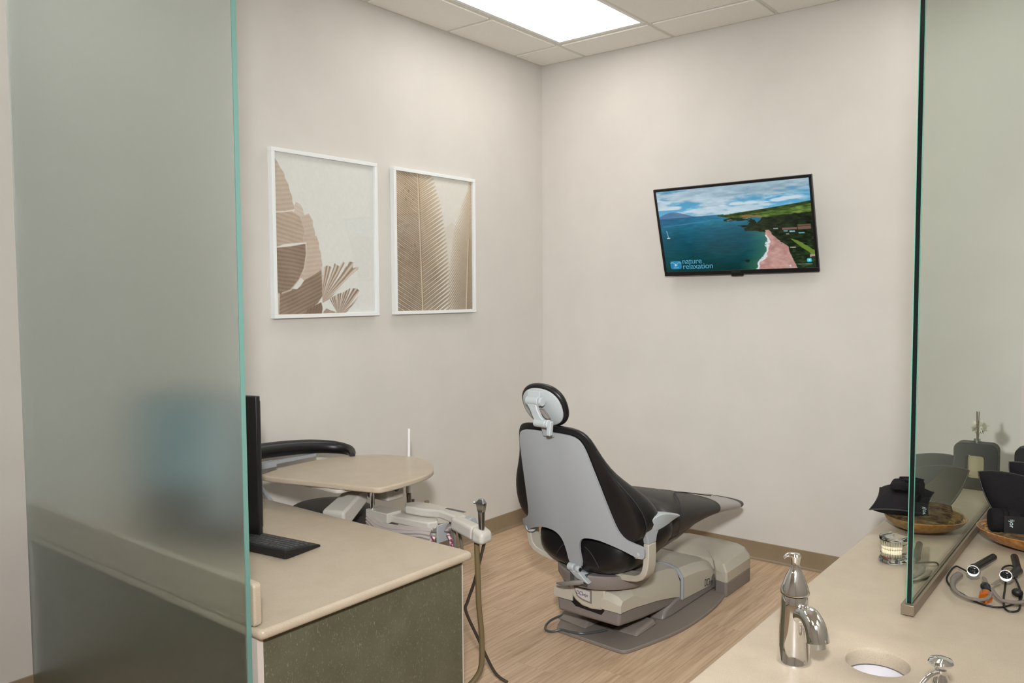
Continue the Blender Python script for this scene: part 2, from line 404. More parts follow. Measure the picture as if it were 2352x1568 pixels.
# ================================================================ PAINTED PANELS (prints, screen): one face per small patch, colour per corner
def fbm(x, y, seed, octs=5, freq=1.0):
    rng = np.random.default_rng(seed); tot = np.zeros_like(x); amp = .5; nrm = 0
    for o in range(octs):
        tab = rng.random((64, 64)); fx = x*freq; fy = y*freq; ix = np.floor(fx).astype(int); iy = np.floor(fy).astype(int)
        tx = fx-ix; ty = fy-iy; tx = tx*tx*(3-2*tx); ty = ty*ty*(3-2*ty)
        a = tab[ix % 64, iy % 64]; b = tab[(ix+1) % 64, iy % 64]; c = tab[ix % 64, (iy+1) % 64]; d = tab[(ix+1) % 64, (iy+1) % 64]
        tot += amp*((a*(1-tx)+b*tx)*(1-ty)+(c*(1-tx)+d*tx)*ty); nrm += amp; amp *= .5; freq *= 2.03
    return tot/nrm
def inside(U, V, poly):
    r = np.zeros(U.shape, bool); n = len(poly)
    for i in range(n):
        x0, y0 = poly[i]; x1, y1 = poly[(i+1) % n]
        c = ((y0 > V) != (y1 > V)) & (U < (x1-x0)*(V-y0)/((y1-y0) if y1 != y0 else 1e-9)+x0)
        r ^= c
    return r
def col(c): return np.array(c, float)
def painted(name, nx, ny, P00, ex, ey, fn, m, parent):
    """grid on the rectangle P00 + u*ex + v*ey, v downwards"""
    u = np.linspace(0, 1, nx+1); v = np.linspace(0, 1, ny+1); U, V = np.meshgrid(u, v)
    acc = 0
    for a in (-.33, 0, .33):
        for b in (-.33, 0, .33): acc = acc+np.clip(fn(U+a/nx, V+b/ny), 0, 255)
    colr = acc/9/255.
    L = np.where(colr <= .04045, colr/12.92, ((colr+.055)/1.055)**2.4)
    o0 = np.array(ORG[parent.name]); P = np.array(P00)-o0
    co = P+U[..., None]*np.array(ex)+V[..., None]*np.array(ey)
    me = bpy.data.meshes.new(name); nv = (nx+1)*(ny+1)
    me.vertices.add(nv); me.vertices.foreach_set('co', co.reshape(-1).astype(np.float32))
    i, j = np.meshgrid(np.arange(nx), np.arange(ny)); a = (j*(nx+1)+i).reshape(-1)
    q = np.stack([a, a+nx+1, a+nx+2, a+1], 1)
    me.loops.add(q.size); me.loops.foreach_set('vertex_index', q.reshape(-1).astype(np.int32))
    me.polygons.add(len(q)); me.polygons.foreach_set('loop_start', (np.arange(len(q))*4).astype(np.int32))
    me.polygons.foreach_set('loop_total', np.full(len(q), 4, np.int32)); me.update(calc_edges=True)
    at = me.color_attributes.new('paint', 'FLOAT_COLOR', 'POINT')
    at.data.foreach_set('color', np.concatenate([L.reshape(-1, 3), np.ones((nv, 1))], 1).reshape(-1).astype(np.float32))
    me.materials.append(m); o = bpy.data.objects.new(name, me); C.objects.link(o); o.parent = parent; ORG[o.name] = tuple(o0); return o
def paintmat(name, emis=False, strength=1.0, rough=.5):
    m = mat(name, (0, 0, 0), rough); t, n, l, b = nt(m); a = n.new('ShaderNodeVertexColor'); a.layer_name = 'paint'
    if emis:
        b.inputs['Base Color'].default_value = (.004, .004, .004, 1); l.new(a.outputs[0], b.inputs['Emission Color']); b.inputs['Emission Strength'].default_value = strength
    else: l.new(a.outputs[0], b.inputs['Base Color'])
    return m
PRINT = paintmat('sepia_print', rough=.6)
SCREEN = paintmat('screen_picture', True, .92, rough=.12)

def mixc(base, mask, c, a=1.0):
    m = (mask.astype(float)*a)[..., None]; return base*(1-m)+c*m
def leaf_print(U, V):
    img = np.ones(U.shape+(3,))*col((222, 223, 220))
    n1 = fbm(U, V, 5, 4, 6)
    def banana(poly, light, dark, slope, freq, curve=0.0, shade=0.25):
        nonlocal img
        m = inside(U+.004*np.sin(V*90), V, poly)
        ph = (V+slope*U+curve*U*U)*freq*1.35+.5*n1
        st = .5+.5*np.sin(ph*2*PI); st2 = .5+.5*np.sin(ph*2*PI*2.7+1)
        k = np.clip(.30+.36*st+.16*st2-.3+.9*n1*(.3+shade), 0, 1)[..., None]
        c = col(dark)*(1-k)+col(light)*k
        mm = m[..., None]; img = np.where(mm, c, img)
    def vein(pts, c, wd):
        nonlocal img
        for (a, b) in zip(pts[:-1], pts[1:]):
            ax, ay = a; bx, by = b; dx, dy = bx-ax, by-ay; L2 = dx*dx+dy*dy
            t = np.clip(((U-ax)*dx+(V-ay)*dy)/L2, 0, 1); d = np.hypot((U-ax-t*dx)*.66, V-ay-t*dy)
            img = mixc(img, d < wd, col(c), .85)
    banana([(-.01, .02), (.05, .07), (.10, .13), (.15, .22), (.185, .32), (.19, .345), (.1, .36), (-.01, .37)], (208, 194, 180), (178, 160, 142), .12, 26)
    banana([(.18, .33), (.21, .295), (.25, .31), (.28, .36), (.29, .41), (.25, .42), (.19, .4)], (216, 206, 196), (196, 182, 168), -.3, 30)
    banana([(.25, .385), (.33, .36), (.36, .41), (.385, .50), (.38, .56), (.27, .56)], (212, 200, 188), (190, 174, 158), .2, 26)
    banana([(-.01, .375), (.1, .365), (.17, .355), (.235, .385), (.27, .45), (.285, .53), (.26, .545), (.1, .56), (-.01, .59)], (206, 190, 174), (168, 148, 130), -.18, 27)
    banana([(.27, .5), (.40, .5), (.425, .58), (.445, .66), (.44, .76), (.3, .8), (.2, .75)], (212, 198, 184), (186, 168, 152), .1, 26)
    banana([(-.01, .83), (.2, .84), (.28, .78), (.44, .715), (.45, .80), (.44, .88), (.40, .93), (.33, .955), (.3, 1.01), (-.01, 1.01)], (176, 156, 138), (118, 96, 80), .28, 30, .1)
    banana([(-.01, .585), (.14, .572), (.29, .548), (.295, .60), (.275, .70), (.23, .775), (.16, .83), (.08, .86), (-.01, .855)], (172, 152, 134), (120, 98, 82), -.1, 30)
    banana([(.29, .97), (.36, .945), (.435, .925), (.44, 1.01), (.28, 1.01)], (150, 128, 110), (112, 90, 76), 3.0, 9)
    vein([(.29, .55), (.293, .62), (.27, .71), (.22, .78), (.14, .845), (.06, .865)], (214, 204, 192), .0035)
    vein([(.0, .585), (.15, .57), (.29, .548)], (232, 230, 226), .004)
    vein([(.19, .345), (.1, .362), (.0, .37)], (232, 230, 226), .003)
    vein([(.03, .87), (.02, 1.0)], (214, 204, 192), .006)
    vein([(.44, .7), (.445, .80), (.45, .9)], (214, 204, 192), .003)
    # fans of split leaflets
    def fan(bx, by, poly, a_light, a_dark, nst, gap):
        nonlocal img
        m = inside(U, V, poly); ang = np.arctan2(by-V, (U-bx)*.8); r = np.hypot(U-bx, V-by)
        ph = ang*nst+.6*n1; st = .5+.5*np.sin(ph*2*PI)
        k = st[..., None]; c = col(a_dark)*(1-k)+col(a_light)*k
        g_ = (np.mod(ph*.37, 1) < gap*np.clip(r*5, 0, 1.4))
        img = np.where((m & ~g_)[..., None], c, img)
    fan(.43, .93, [(.445, .70), (.50, .685), (.56, .70), (.56, .665), (.62, .69), (.66, .655), (.70, .69), (.72, .655), (.77, .66), (.76, .70), (.83, .685), (.80, .735), (.70, .79), (.58, .86), (.50, .91), (.44, .93)], (216, 204, 190), (142, 122, 104), 9, .16)
    fan(.60, 1.02, [(.51, .90), (.56, .885), (.6, .87), (.66, .86), (.72, .835), (.80, .835), (.83, .85), (.81, .90), (.76, .94), (.70, .985), (.66, 1.01), (.60, 1.01)], (206, 194, 182), (128, 106, 90), 8, .2)
    fan(.45, 1.03, [(.45, .985), (.48, .965), (.53, .98), (.60, .995), (.60, 1.01), (.44, 1.01)], (190, 174, 160), (130, 110, 94), 8, .1)
    return img+(fbm(U, V, 9, 3, 60)[..., None]-.5)*8
def palm_print(U, V):
    img = np.ones(U.shape+(3,))*col((224, 221, 214)); n1 = fbm(U, V, 15, 4, 8)
    def frond(us, slope, k, N, Dfn, side, light, dark, w0=.9):
        nonlocal img
        cu = us+slope*V; d = (U-cu)*side; q = V+k*np.abs(d); D = Dfn(q); t = np.clip(d/np.maximum(D, 1e-3), 0, 9)
        ph = q*N+.12*n1; f = np.abs(np.mod(ph, 1)-.5)*2
        m = (d > 0) & (t < 1) & (f < w0*np.sqrt(np.clip(1-t**2.2, 0, 1)))
        kk = np.clip(1-f*1.3+.5*(n1-.5), 0, 1)[..., None]
        sh = np.clip(1.0-.28*(V-.35), .72, 1.06)[..., None]
        c = (col(dark)*(1-kk)+col(light)*kk)*sh
        img = np.where(m[..., None], c, img)
    # far layers first
    img = mixc(img, (U > .62) & (V > .33+.5*np.abs(U-.72)), col((214, 204, 190)), .55)
    frond(.985, -.07, .95, 40, lambda q: np.interp(q, [-.2, .1, .3, .6, 1.0, 1.6], [.0, .04, .12, .22, .27, .28]), -1, (206, 190, 168), (166, 146, 122))
    frond(.985, -.07, .55, 36, lambda q: np.full_like(q, .4), 1, (196, 178, 154), (156, 134, 110))
    img = mixc(img, (U < .30+.04*V), col((198, 184, 164)), .8)
    img = mixc(img, (U < .30+.04*V), col((214, 203, 186))*1.0, .6)
    frond(.285, .045, .42, 32, lambda q: np.full_like(q, .6), -1, (200, 183, 158), (128, 106, 84), .84)
    frond(.285, .045, .45, 32, lambda q: np.interp(q, [-.2, .1, .35, .6, .9, 1.6], [.16, .20, .29, .34, .37, .38]), 1, (204, 186, 160), (150, 126, 100), .84)
    # low-left darker tufts
    m = (U < .13*(1+.8*np.sin(V*70)*np.clip(V, 0, 1))) & (V > .35) & (fbm(U*1.0, V*3, 3, 4, 14) > .5)
    img = mixc(img, m, col((150, 130, 108)), .4)
    for us, sl, v0 in ((.285, .045, 0), (.98, -.07, .45)):
        d = np.abs(U-us-sl*V); img = mixc(img, (d < .010) & (V > v0), col((214, 198, 172)), .9); img = mixc(img, (np.abs(U-us-sl*V-.009) < .004) & (V > v0), col((130, 106, 82)), .8)
    dots = (fbm(U, V*1.0, 77, 2, 46) > .80) & (U < .28) & (U > .04)
    img = mixc(img, dots, col((110, 90, 72)), .4)
    return img+(fbm(U, V, 19, 3, 60)[..., None]-.5)*8
def picture(y0, y1, z0, z1, fn, label):
    t = thing('framed_picture', label, 'framed picture', (0, (y0+y1)/2, z0), group='white framed leaf prints')
    d, wd = .032, .018; g = G()
    g.box(.0, d, y0, y1, z1-wd, z1); g.box(.0, d, y0, y1, z0, z0+wd); g.box(0, d, y0, y0+wd, z0+wd, z1-wd); g.box(0, d, y1-wd, y1, z0+wd, z1-wd)
    g.box(0.001, .008, y0+wd, y1-wd, z0+wd, z1-wd)
    obj('frame', g, WHITE, parent=t, bevel=.0015, bseg=2)
    painted('print', 250, 340, (.016, y0+wd-.002, z1-wd+.002), (0, y1-y0-2*wd+.004, 0), (0, 0, -(z1-z0-2*wd+.004)), fn, PRINT, t)
    obj('glazing', G().box(.018, .0205, y0+wd-.002, y1-wd+.002, z0+wd-.002, z1-wd+.002), PICGL, parent=t)
picture(-2.112, -1.472, 1.383, 2.165, leaf_print, 'left white-framed sepia print of broad banana leaves')
picture(-1.358, -.706, 1.384, 2.164, palm_print, 'right white-framed sepia print of palm fronds')

# ---------------------------------------------------------------- television
def sea(U, V):
    img = np.zeros(U.shape+(3,))
    # sky
    t = np.clip(V/.34, 0, 1)[..., None]; sky = col((70, 138, 176))*(1-t)+col((98, 172, 208))*t
    n = fbm(U*1.6, V*3.4, 2, 6, 3.2); n2 = fbm(U*1.5, V*4, 8, 6, 9)
    cover = np.clip((n*.7+n2*.3-.43+.55*(.20-V)+.12*np.sin(U*3))*7, 0, 1)
    shade = np.clip(.55+.9*(n2-.5)-.25*np.exp(-((V-.10)/.06)**2)*np.clip((U-.25)*3, 0, 1)+.35*np.clip(V/.2, 0, 1), 0, 1)[..., None]
    cl = col((108, 138, 156))*(1-shade)+col((188, 208, 220))*shade
    img = sky*(1-cover[..., None])+cl*cover[..., None]
    for cx, cy, rx, ry in ((.36, .245, .03, .014), (.45, .232, .022, .014), (.54, .222, .045, .024), (.64, .222, .045, .024), (.73, .226, .03, .012), (.80, .218, .05, .028), (.90, .20, .08, .035), (.23, .27, .05, .02), (.08, .22, .08, .035)):
        d = ((U-cx)/rx)**2+((V-cy)/ry)**2+2.2*(n2-.5)+(V > cy+.3*ry)*2*np.clip((V-cy)/ry, 0, 2)
        a = np.clip(1.3-d, 0, 1); img = img*(1-a[..., None])+col((196, 212, 222))*a[..., None]
    hz = .335-.008*np.sin(U*2)
    # distant island
    isl = .335-.068*np.exp(-((U-.08)/.085)**2)-.03*np.exp(-((U-.17)/.07)**2)+.004*n2
    img = mixc(img, (V > isl) & (V < hz+.004) & (U < .33), col((74, 104, 140)), .8)
    # sea
    s = np.clip((V-hz)/(1-hz), 0, 1)
    c0, c1, c2, c3 = col((52, 120, 166)), col((34, 110, 142)), col((10, 84, 104)), col((4, 62, 62))
    S = s[..., None]; seaC = np.where(S < .2, c0*(1-S/.2)+c1*(S/.2), np.where(S < .5, c1*(1-(S-.2)/.3)+c2*((S-.2)/.3), c2*(1-(S-.5)/.5)+c3*((S-.5)/.5)))
    sh = np.exp(-((U-.46)**2/.05+(V-.42)**2/.004))[..., None]; seaC = seaC*(1-.45*sh)+col((60, 150, 168))*.45*sh
    rip = fbm(U*2, V*7, 21, 5, 10); patch = fbm(U*1.3, V*2, 22, 4, 3)
    seaC = seaC*np.array([.8, .86, .84]); seaC = seaC*(1+.30*(rip-.5)[..., None])*(1+.35*(patch-.5)[..., None])
    st = (np.abs(V-(.43-.12*(U-.05))-.01*(n-.5)) < .004) & (U < .36) & (U > .02)
    seaC = mixc(seaC, st, col((96, 150, 186)), .5)
    beachL = lambda v: np.interp(v, [.50, .56, .60, .66, .70, .76, .80, .86, .90, .94, 1.0], [.69, .705, .716, .715, .722, .705, .712, .682, .665, .645, .635])
    bl = beachL(V)+.006*np.sin(V*60)+.01*(n2-.5)
    glow = np.clip(1-np.abs(bl-U)/.13, 0, 1)*(V > .55)*(U < bl); seaC = seaC*(1-.6*glow[..., None])+col((86, 128, 96))*.6*glow[..., None]
    img = np.where((V >= hz)[..., None], seaC, img)
    # green land
    top = np.interp(U, [.40, .47, .6, .75, .9, 1.0], [.338, .333, .315, .295, .268, .248])
    bot = np.interp(U, [.40, .44, .50, .58, .66, .70, 1.0], [.345, .36, .395, .39, .39, .40, .40])
    gn = fbm(U*2.0, V*5, 31, 6, 14); gn2 = fbm(U, V*2, 33, 5, 40)
    gk = np.clip(gn*1.5-.3, 0, 1)[..., None]; green = col((42, 66, 24))*(1-gk)+col((126, 152, 72))*gk
    green = np.where(((V-top) < .035)[..., None], green*.62, green)
    land = (V > top+.004*(n2-.5)) & (V < bot+.012*(gn2-.5)) & (U > .41)
    img = np.where(land[..., None], green, img)
    br = (np.abs(V-.385-.02*np.sin(U*9)) < .012) & (U > .57) & (U < .74) & (gn2 > .42); img = mixc(img, br, col((160, 104, 74)), .8)
    dk = inside(U+.012*(gn2-.5), V+.02*(gn2-.5), [(.44, .39), (.50, .375), (.56, .39), (.63, .40), (.63, .415), (.54, .42), (.45, .415)])
    img = mixc(img, dk, col((24, 32, 26)), .9); img = mixc(img, dk & (gn2 > .6), col((170, 158, 150)), .7)
    forest = inside(U+.014*(gn2-.5), V+.03*(gn2-.5), [(.70, .395), (1.01, .37), (1.01, 1.01), (.885, 1.01), (.865, .84), (.80, .70), (.755, .62), (.735, .585), (.66, .555), (.58, .545), (.575, .51), (.60, .50), (.53, .485), (.54, .472), (.60, .47), (.62, .44), (.60, .43), (.63, .41), (.65, .42), (.66, .46)])
    fk = np.clip(gn2*1.4-.35, 0, 1)[..., None]; fo = col((10, 20, 12))*(1-fk)+col((52, 66, 34))*fk
    lowr = np.clip((V-.6)*3, 0, 1)[..., None]; fo = fo*(1+.5*lowr)
    img = np.where(forest[..., None], fo, img)
    lawn = inside(U, V+.01*(gn2-.5), [(.86, .66), (.90, .68), (.98, .78), (1.01, .82), (1.01, .90), (.985, .89), (.97, .83), (.92, .76)]); img = mixc(img, lawn, col((112, 140, 52)), .85)
    under = (V > .555) & (U > bl); img = np.where((under & ~forest)[..., None], fo, img)
    # beach
    br_ = np.interp(V, [.53, .56, .60, .69, .75, .81, .88, 1.0], [.715, .74, .748, .80, .845, .848, .862, .888])+.006*(gn2-.5)
    beach = (V > .545) & (U > bl) & (U < br_); bk = fbm(U*3, V*3, 41, 5, 9)[..., None]
    img = np.where(beach[..., None], col((150, 108, 100))*(1-bk)+col((212, 172, 162))*bk, img)
    fo_ = (V > .60) & (np.abs(U-bl) < .006+.010*np.clip(np.sin(V*38)+.3, 0, 1)*(gn2 > .35)); img = mixc(img, fo_, col((224, 226, 234)), .85)
    # houses, roofs, cars
    for x, y, a, b, c in ((.86, .545, .045, .012, (132, 98, 96)), (.95, .545, .04, .016, (122, 92, 84)), (.95, .515, .04, .01, (108, 84, 60)), (.835, .57, .013, .006, (120, 196, 206)), (.875, .578, .016, .008, (150, 214, 220)), (.93, .60, .018, .006, (120, 206, 210)), (.775, .535, .014, .005, (190, 196, 196)), (.845, .605, .01, .005, (160, 170, 160)), (.87, .76, .018, .005, (190, 186, 160)), (.985, .865, .016, .015, (176, 148, 134)), (.99, .885, .012, .012, (40, 44, 44)), (.805, .705, .005, .004, (60, 90, 150)), (.47, .333, .02, .004, (188, 204, 206))):
        img = mixc(img, (np.abs(U-x) < a) & (np.abs(V-y-.2*(U-x)*.1) < b), col(c), .9)
    # sailing boat
    img = mixc(img, ((U-.047)/.013)**2+((V-.575)/.008)**2 < 1, col((196, 212, 216)), .95)
    img = mixc(img, (np.abs(U-.047-.10*(V-.56)) < .002) & (V > .48) & (V < .57), col((190, 206, 212)), .8)
    img = mixc(img, ((U-.575)/.025)**2+((V-.90)/.02)**2+1.4*(gn2-.5) < .5, col((8, 30, 24)), .8)
    # logo tile
    def rr_(cx, cy, a, b, p=5): return np.abs((U-cx)/a)**p+np.abs((V-cy)/b)**p < 1
    tile = rr_(.075, .915, .040, .052); img = mixc(img, tile, col((52, 140, 190)), .85)
    tri = (U > .066) & (U < .088) & (np.abs(V-.915) < (.088-U)*.95); img = mixc(img, tri, col((176, 208, 222)), .9)
    for px in (.050, .100):
        img = mixc(img, tile & (np.abs(U-px-.004*np.sin(V*20)) < .0035) & (V > .885), col((34, 112, 160)), .8)
        img = mixc(img, tile & (np.abs(V-.882-.9*np.abs(U-px)) < .006) & (np.abs(U-px) < .018), col((120, 184, 212)), .8)
    img = mixc(img, tile & (np.abs(V-.950+4*(U-.075)**2*2) < .004) & (np.abs(U-.075) < .02), col((120, 184, 212)), .8)
    img = mixc(img, rr_(.963, .915, .014, .022, 4), col((70, 200, 226)), .95); img = mixc(img, rr_(.963, .913, .006, .009, 2), col((210, 240, 246)), .9)
    img = mixc(img, (np.abs(V-.957) < .006) & (np.abs(U-.935) < .045) & (np.mod(U*150, 1) < .7), col((170, 190, 190)), .55)
    img = mixc(img, rr_(.845, .972, .007, .012, 2), col((196, 200, 214)), .9)
    return img
TVW = .88; TVH = TVW*.575
tyaw, ttilt, troll = .02755, .2924, .0094
tr_ = Vector((math.cos(tyaw), math.sin(tyaw), 0)); tn = Vector((math.sin(tyaw), -math.cos(tyaw), 0))
tup = Vector((0, 0, 1))*math.cos(ttilt)+tn*math.sin(ttilt)
tx = tr_*math.cos(troll)+tup*math.sin(troll); ty_ = -tr_*math.sin(troll)+tup*math.cos(troll); tz = tx.cross(ty_)
tc_ = Vector((1.37645, -.12919, 1.83462))
TM = Matrix(((tx.x, ty_.x, tz.x, tc_.x), (tx.y, ty_.y, tz.y, tc_.y), (tx.z, ty_.z, tz.z, tc_.z), (0, 0, 0, 1)))
tv = thing('television', 'black flat television showing a coastline, tilted down from the back wall', 'television', (tc_.x, 0, tc_.z))
bz = .0145; hw, hh = TVW/2, TVH/2; bb_ = .024
g = G(); g.box(-hw, hw, hh-bz, hh, -.02, 0); g.box(-hw, hw, -hh, -hh+bb_, -.02, 0); g.box(-hw, -hw+bz, -hh+bb_, hh-bz, -.02, 0); g.box(hw-bz, hw, -hh+bb_, hh-bz, -.02, 0)
obj('bezel', g.xf(TM), BLACK, parent=tv, bevel=.0015, bseg=2)
g = G().box(-hw+.004, hw-.004, -hh+.004, hh-.004, -.03, -.019); g.loft([[(-hw+.05, -hh+.03, -.03), (hw-.05, -hh+.03, -.03), (hw-.05, hh-.2, -.03), (-hw+.05, hh-.2, -.03)], [(-hw+.12, -hh+.05, -.06), (hw-.12, -hh+.05, -.06), (hw-.12, hh-.25, -.06), (-hw+.12, hh-.25, -.06)]])
obj('back_housing', g.xf(TM), BLACK2, parent=tv)
obj('sensor_tab', G().prism([(-.035, -hh-.010), (.03, -hh-.010), (.036, -hh+.001), (-.038, -hh+.001)], -.016, -.001).xf(TM), BLACK, parent=tv, bevel=.001)
P00 = TM @ Vector((-hw+bz, hh-bz, -.003)); ex = tx*(TVW-2*bz); ey = -ty_*(TVH-bz-bb_)
scr = painted('screen', 400, 224, tuple(P00), tuple(ex), tuple(ey), sea, SCREEN, tv)
TXT = mat('screen_lettering', (0, 0, 0), .5, emit=(96, 172, 204), estr=.72)
def on_screen(u, v, up=.0008): return P00+ex*u+ey*v+tz*up
for body, u, v, s in (('nature', .122, .902, .045), ('relaxation', .122, .968, .045)):
    text('lettering', body, s, TXT, scr, Matrix.Translation(Vector(on_screen(u, v))-Vector(ORG[tv.name])) @ TM.to_3x3().to_4x4(), sx=1.08, spacing=.95)
BRT = mat('bezel_brand_grey', (64, 62, 62), .4)
text('brand_lettering', 'INSIGNIA', .013, BRT, tv, Matrix.Translation(Vector(TM @ Vector((-.034, -hh+.009, .0006)))-Vector(ORG[tv.name])) @ TM.to_3x3().to_4x4())
g = G().box(1.28, 1.47, -.012, 0, 1.70, 1.92); g.tube([(1.36, -.01, 1.80), (1.365, -.045, 1.82), (1.37, -.075, 1.83)], .02, 8)
obj('wall_bracket', g, BLACK2, parent=tv)

# ================================================================ GLASS PARTITIONS
fg = thing('frosted_glass_partition', 'tall frosted greenish glass screen standing along the front of the desk', 'glass partition', (.69, -3.178, 0))
obj('frosted_pane', G().box(.0015, 1.381, -3.1735, -3.1605, .003, H-.003), FROST, parent=fg)
g = G().box(1.381, 1.3845, -3.1735, -3.1605, .003, H-.003)
obj('polished_edge', g, GEDGE2, parent=fg, label='teal polished edge')
cg = thing('clear_glass_partition', 'clear glass screen with a dark front edge standing on the right counter', 'glass partition', (2.716, -1.04, .645))
GX0, GX1 = 2.708, 2.722
obj('clear_pane', G().box(GX0, GX1, -2.062, -.002, .668, H-.003), GLASS, parent=cg)
g = G().box(GX0+.002, GX1-.001, -2.068, -2.062, .668, H-.003, 0); g.box(GX0, GX0+.002, -2.068, -2.062, .668, H-.003, 1); g.box(GX1-.001, GX1, -2.068, -2.062, .668, H-.003, 1)
obj('polished_edge', g, [GEDGE, GRIM], parent=cg, label='nearly black polished edge')
g = G().prism([(2.699, .6455), (2.731, .6455), (2.731, .673), (2.7235, .673), (2.7235, .655), (2.7065, .655), (2.7065, .673), (2.699, .673)], -2.0685, -.001, axis='y'); g.box(2.699, 2.731, -2.085, -2.0686, .6455, .673)
obj('channel', g, BRONZE, parent=cg, bevel=.0012, bseg=2)

# ================================================================ LEFT DESK
dk = thing('desk', 'dark green laminate desk under the beige worktop at left', 'desk', (.69, -2.75, 0))
obj('side_panel', G().box(1.366, 1.386, -3.128, -2.348, .0, .596), LAM, parent=dk)
obj('front_panel', G().box(.003, 1.345, -3.142, -3.128, .0, .596), LAM, parent=dk)
obj('rear_panel', G().box(.003, 1.366, -2.385, -2.368, .0, .596), LAM, parent=dk)
obj('corner_post', G().box(1.347, 1.3875, -3.146, -3.128, .0, .596), EDGEB, parent=dk, label='white corner strip')
obj('edge_band', G().box(1.366, 1.3868, -2.348, -2.344, .0, .596), EDGEB, parent=dk, label='pale thin edge strip')
wt = thing('desk_worktop', 'speckled beige desk worktop with keyboard on it, left of the dental chair', 'worktop', (.71, -2.745, .597))
poly = rrect(.001, 1.422, -3.158, -2.326, .02, 6); poly = [(.001, -3.158)]+[p for p in poly if p[0] > .05 and p[1] < -2.7]+[p for p in poly if p[0] > .05 and p[1] > -2.7]+[(.001, -2.326)]
poly = sorted(poly, key=lambda p: math.atan2(p[1]+2.745, p[0]-.7))
obj('worktop_slab', G().prism(poly, .597, .625), COUNTER, parent=wt, bevel=.012, bseg=5)
g = G().prism([(p[0], p[1]) for p in rrect(.001, 1.393, .6265, .742, .012, 5)], -3.156, -3.131, axis='y')
obj('backsplash', g, COUNTER, parent=wt, bevel=.006, bseg=4)

# ---- monitor (screen faces the camera side, seen edge on at its right end)
mo = thing('computer_monitor', 'black computer monitor seen edge-on beside the frosted glass', 'monitor', (.50, -2.80, .625))
A = Vector((.768, -2.700, 0)); mdir = Vector((-.95, -.31, 0)).normalized(); mn = Vector((mdir.y, -mdir.x, 0)).normalized()
if mn.y > 0: mn = -mn                       # screen normal towards -y
MM = Matrix(((mdir.x, -mn.x, 0, A.x), (mdir.y, -mn.y, 0, A.y), (0, 0, 1, 0), (0, 0, 0, 1)))
zb, zt, L_ = .655, 1.142, .50
obj('front_frame', G().box(0, L_, -.022, 0, zb, zt).xf(MM), BLACK, parent=mo, bevel=.004)
g = G().loft([[(.006, .0, zb+.008), (L_-.006, .0, zb+.008), (L_-.006, .0, zt-.008), (.006, .0, zt-.008)], [(.012, .018, zb+.02), (L_-.012, .018, zb+.02), (L_-.012, .018, zt-.02), (.012, .018, zt-.02)],
              [(.05, .036, zb+.10), (L_-.05, .036, zb+.10), (L_-.05, .036, zt-.08), (.05, .036, zt-.08)]])
obj('back_shell', g.xf(MM), BLACK2, parent=mo, bevel=.006)
def desktop(U, V):
    n = fbm(U*2, V*2, 4, 4, 2)[..., None]; c = col((70, 120, 128))*(1-n)+col((150, 190, 192))*n
    c = mixc(c, U > .70, col((206, 216, 212)), 1.0); c = mixc(c, (V > .72) & (U < .74), col((44, 54, 58)), 1.0)
    return mixc(c, V > .96, col((30, 40, 46)), 1.0)
SCR2 = paintmat('monitor_picture', True, .42, rough=.2)
p0 = MM @ Vector((L_-.016, -.0235, zt-.016)); e1 = (MM @ Vector((.055, -.0235, zt-.016)))-p0
painted('screen', 40, 30, tuple(p0), tuple(e1), (0, 0, -(zt-zb-.04)), desktop, SCR2, mo)
g = G().box(L_*.74-.04, L_*.74+.04, .02, .05, .64, zb+.2).xf(MM); g2 = G().lathe([(.09, 0), (.09, .008), (.04, .014)], (0, 0, .6255))
g.add(*(lambda G2: (G2.v, G2.f))(g2.xf(Matrix.Translation(MM @ Vector((L_*.74, .03, 0))))))
obj('stand', g, BLACK, parent=mo, bevel=.003)

# ---- keyboard
kb = thing('keyboard', 'black keyboard lying on the desk worktop', 'keyboard', (.77, -2.70, .625))
kO = Vector((.995, -2.775, .626)); ka = math.atan2(.183, -.026)-PI/2
kx = Vector((math.cos(ka+PI), math.sin(ka+PI), 0)); ky = Vector((-.026, .183, 0)).normalized()
KM = frame_M(kO, (kx.x, kx.y, 0), (ky.x, ky.y, 0))
KM = Matrix(((kx.x, ky.x, 0, kO.x), (kx.y, ky.y, 0, kO.y), (0, 0, 1, kO.z), (0, 0, 0, 1)))   # x leftwards along the board, y towards the user side
KL, KW = .44, .165
body = [(0, .004), (0, .026), (.004, .030), (KW-.012, .012), (KW, .006), (KW, 0), (.02, 0)]
obj('keyboard_case', G().prism(body, 0, KL, axis='x').xf(KM), BLACK, parent=kb, bevel=.002)
cols = 21; rows = 6; kw = (KL-.018)/cols; kd = (KW-.022)/rows
kk = 0; keymesh = {}
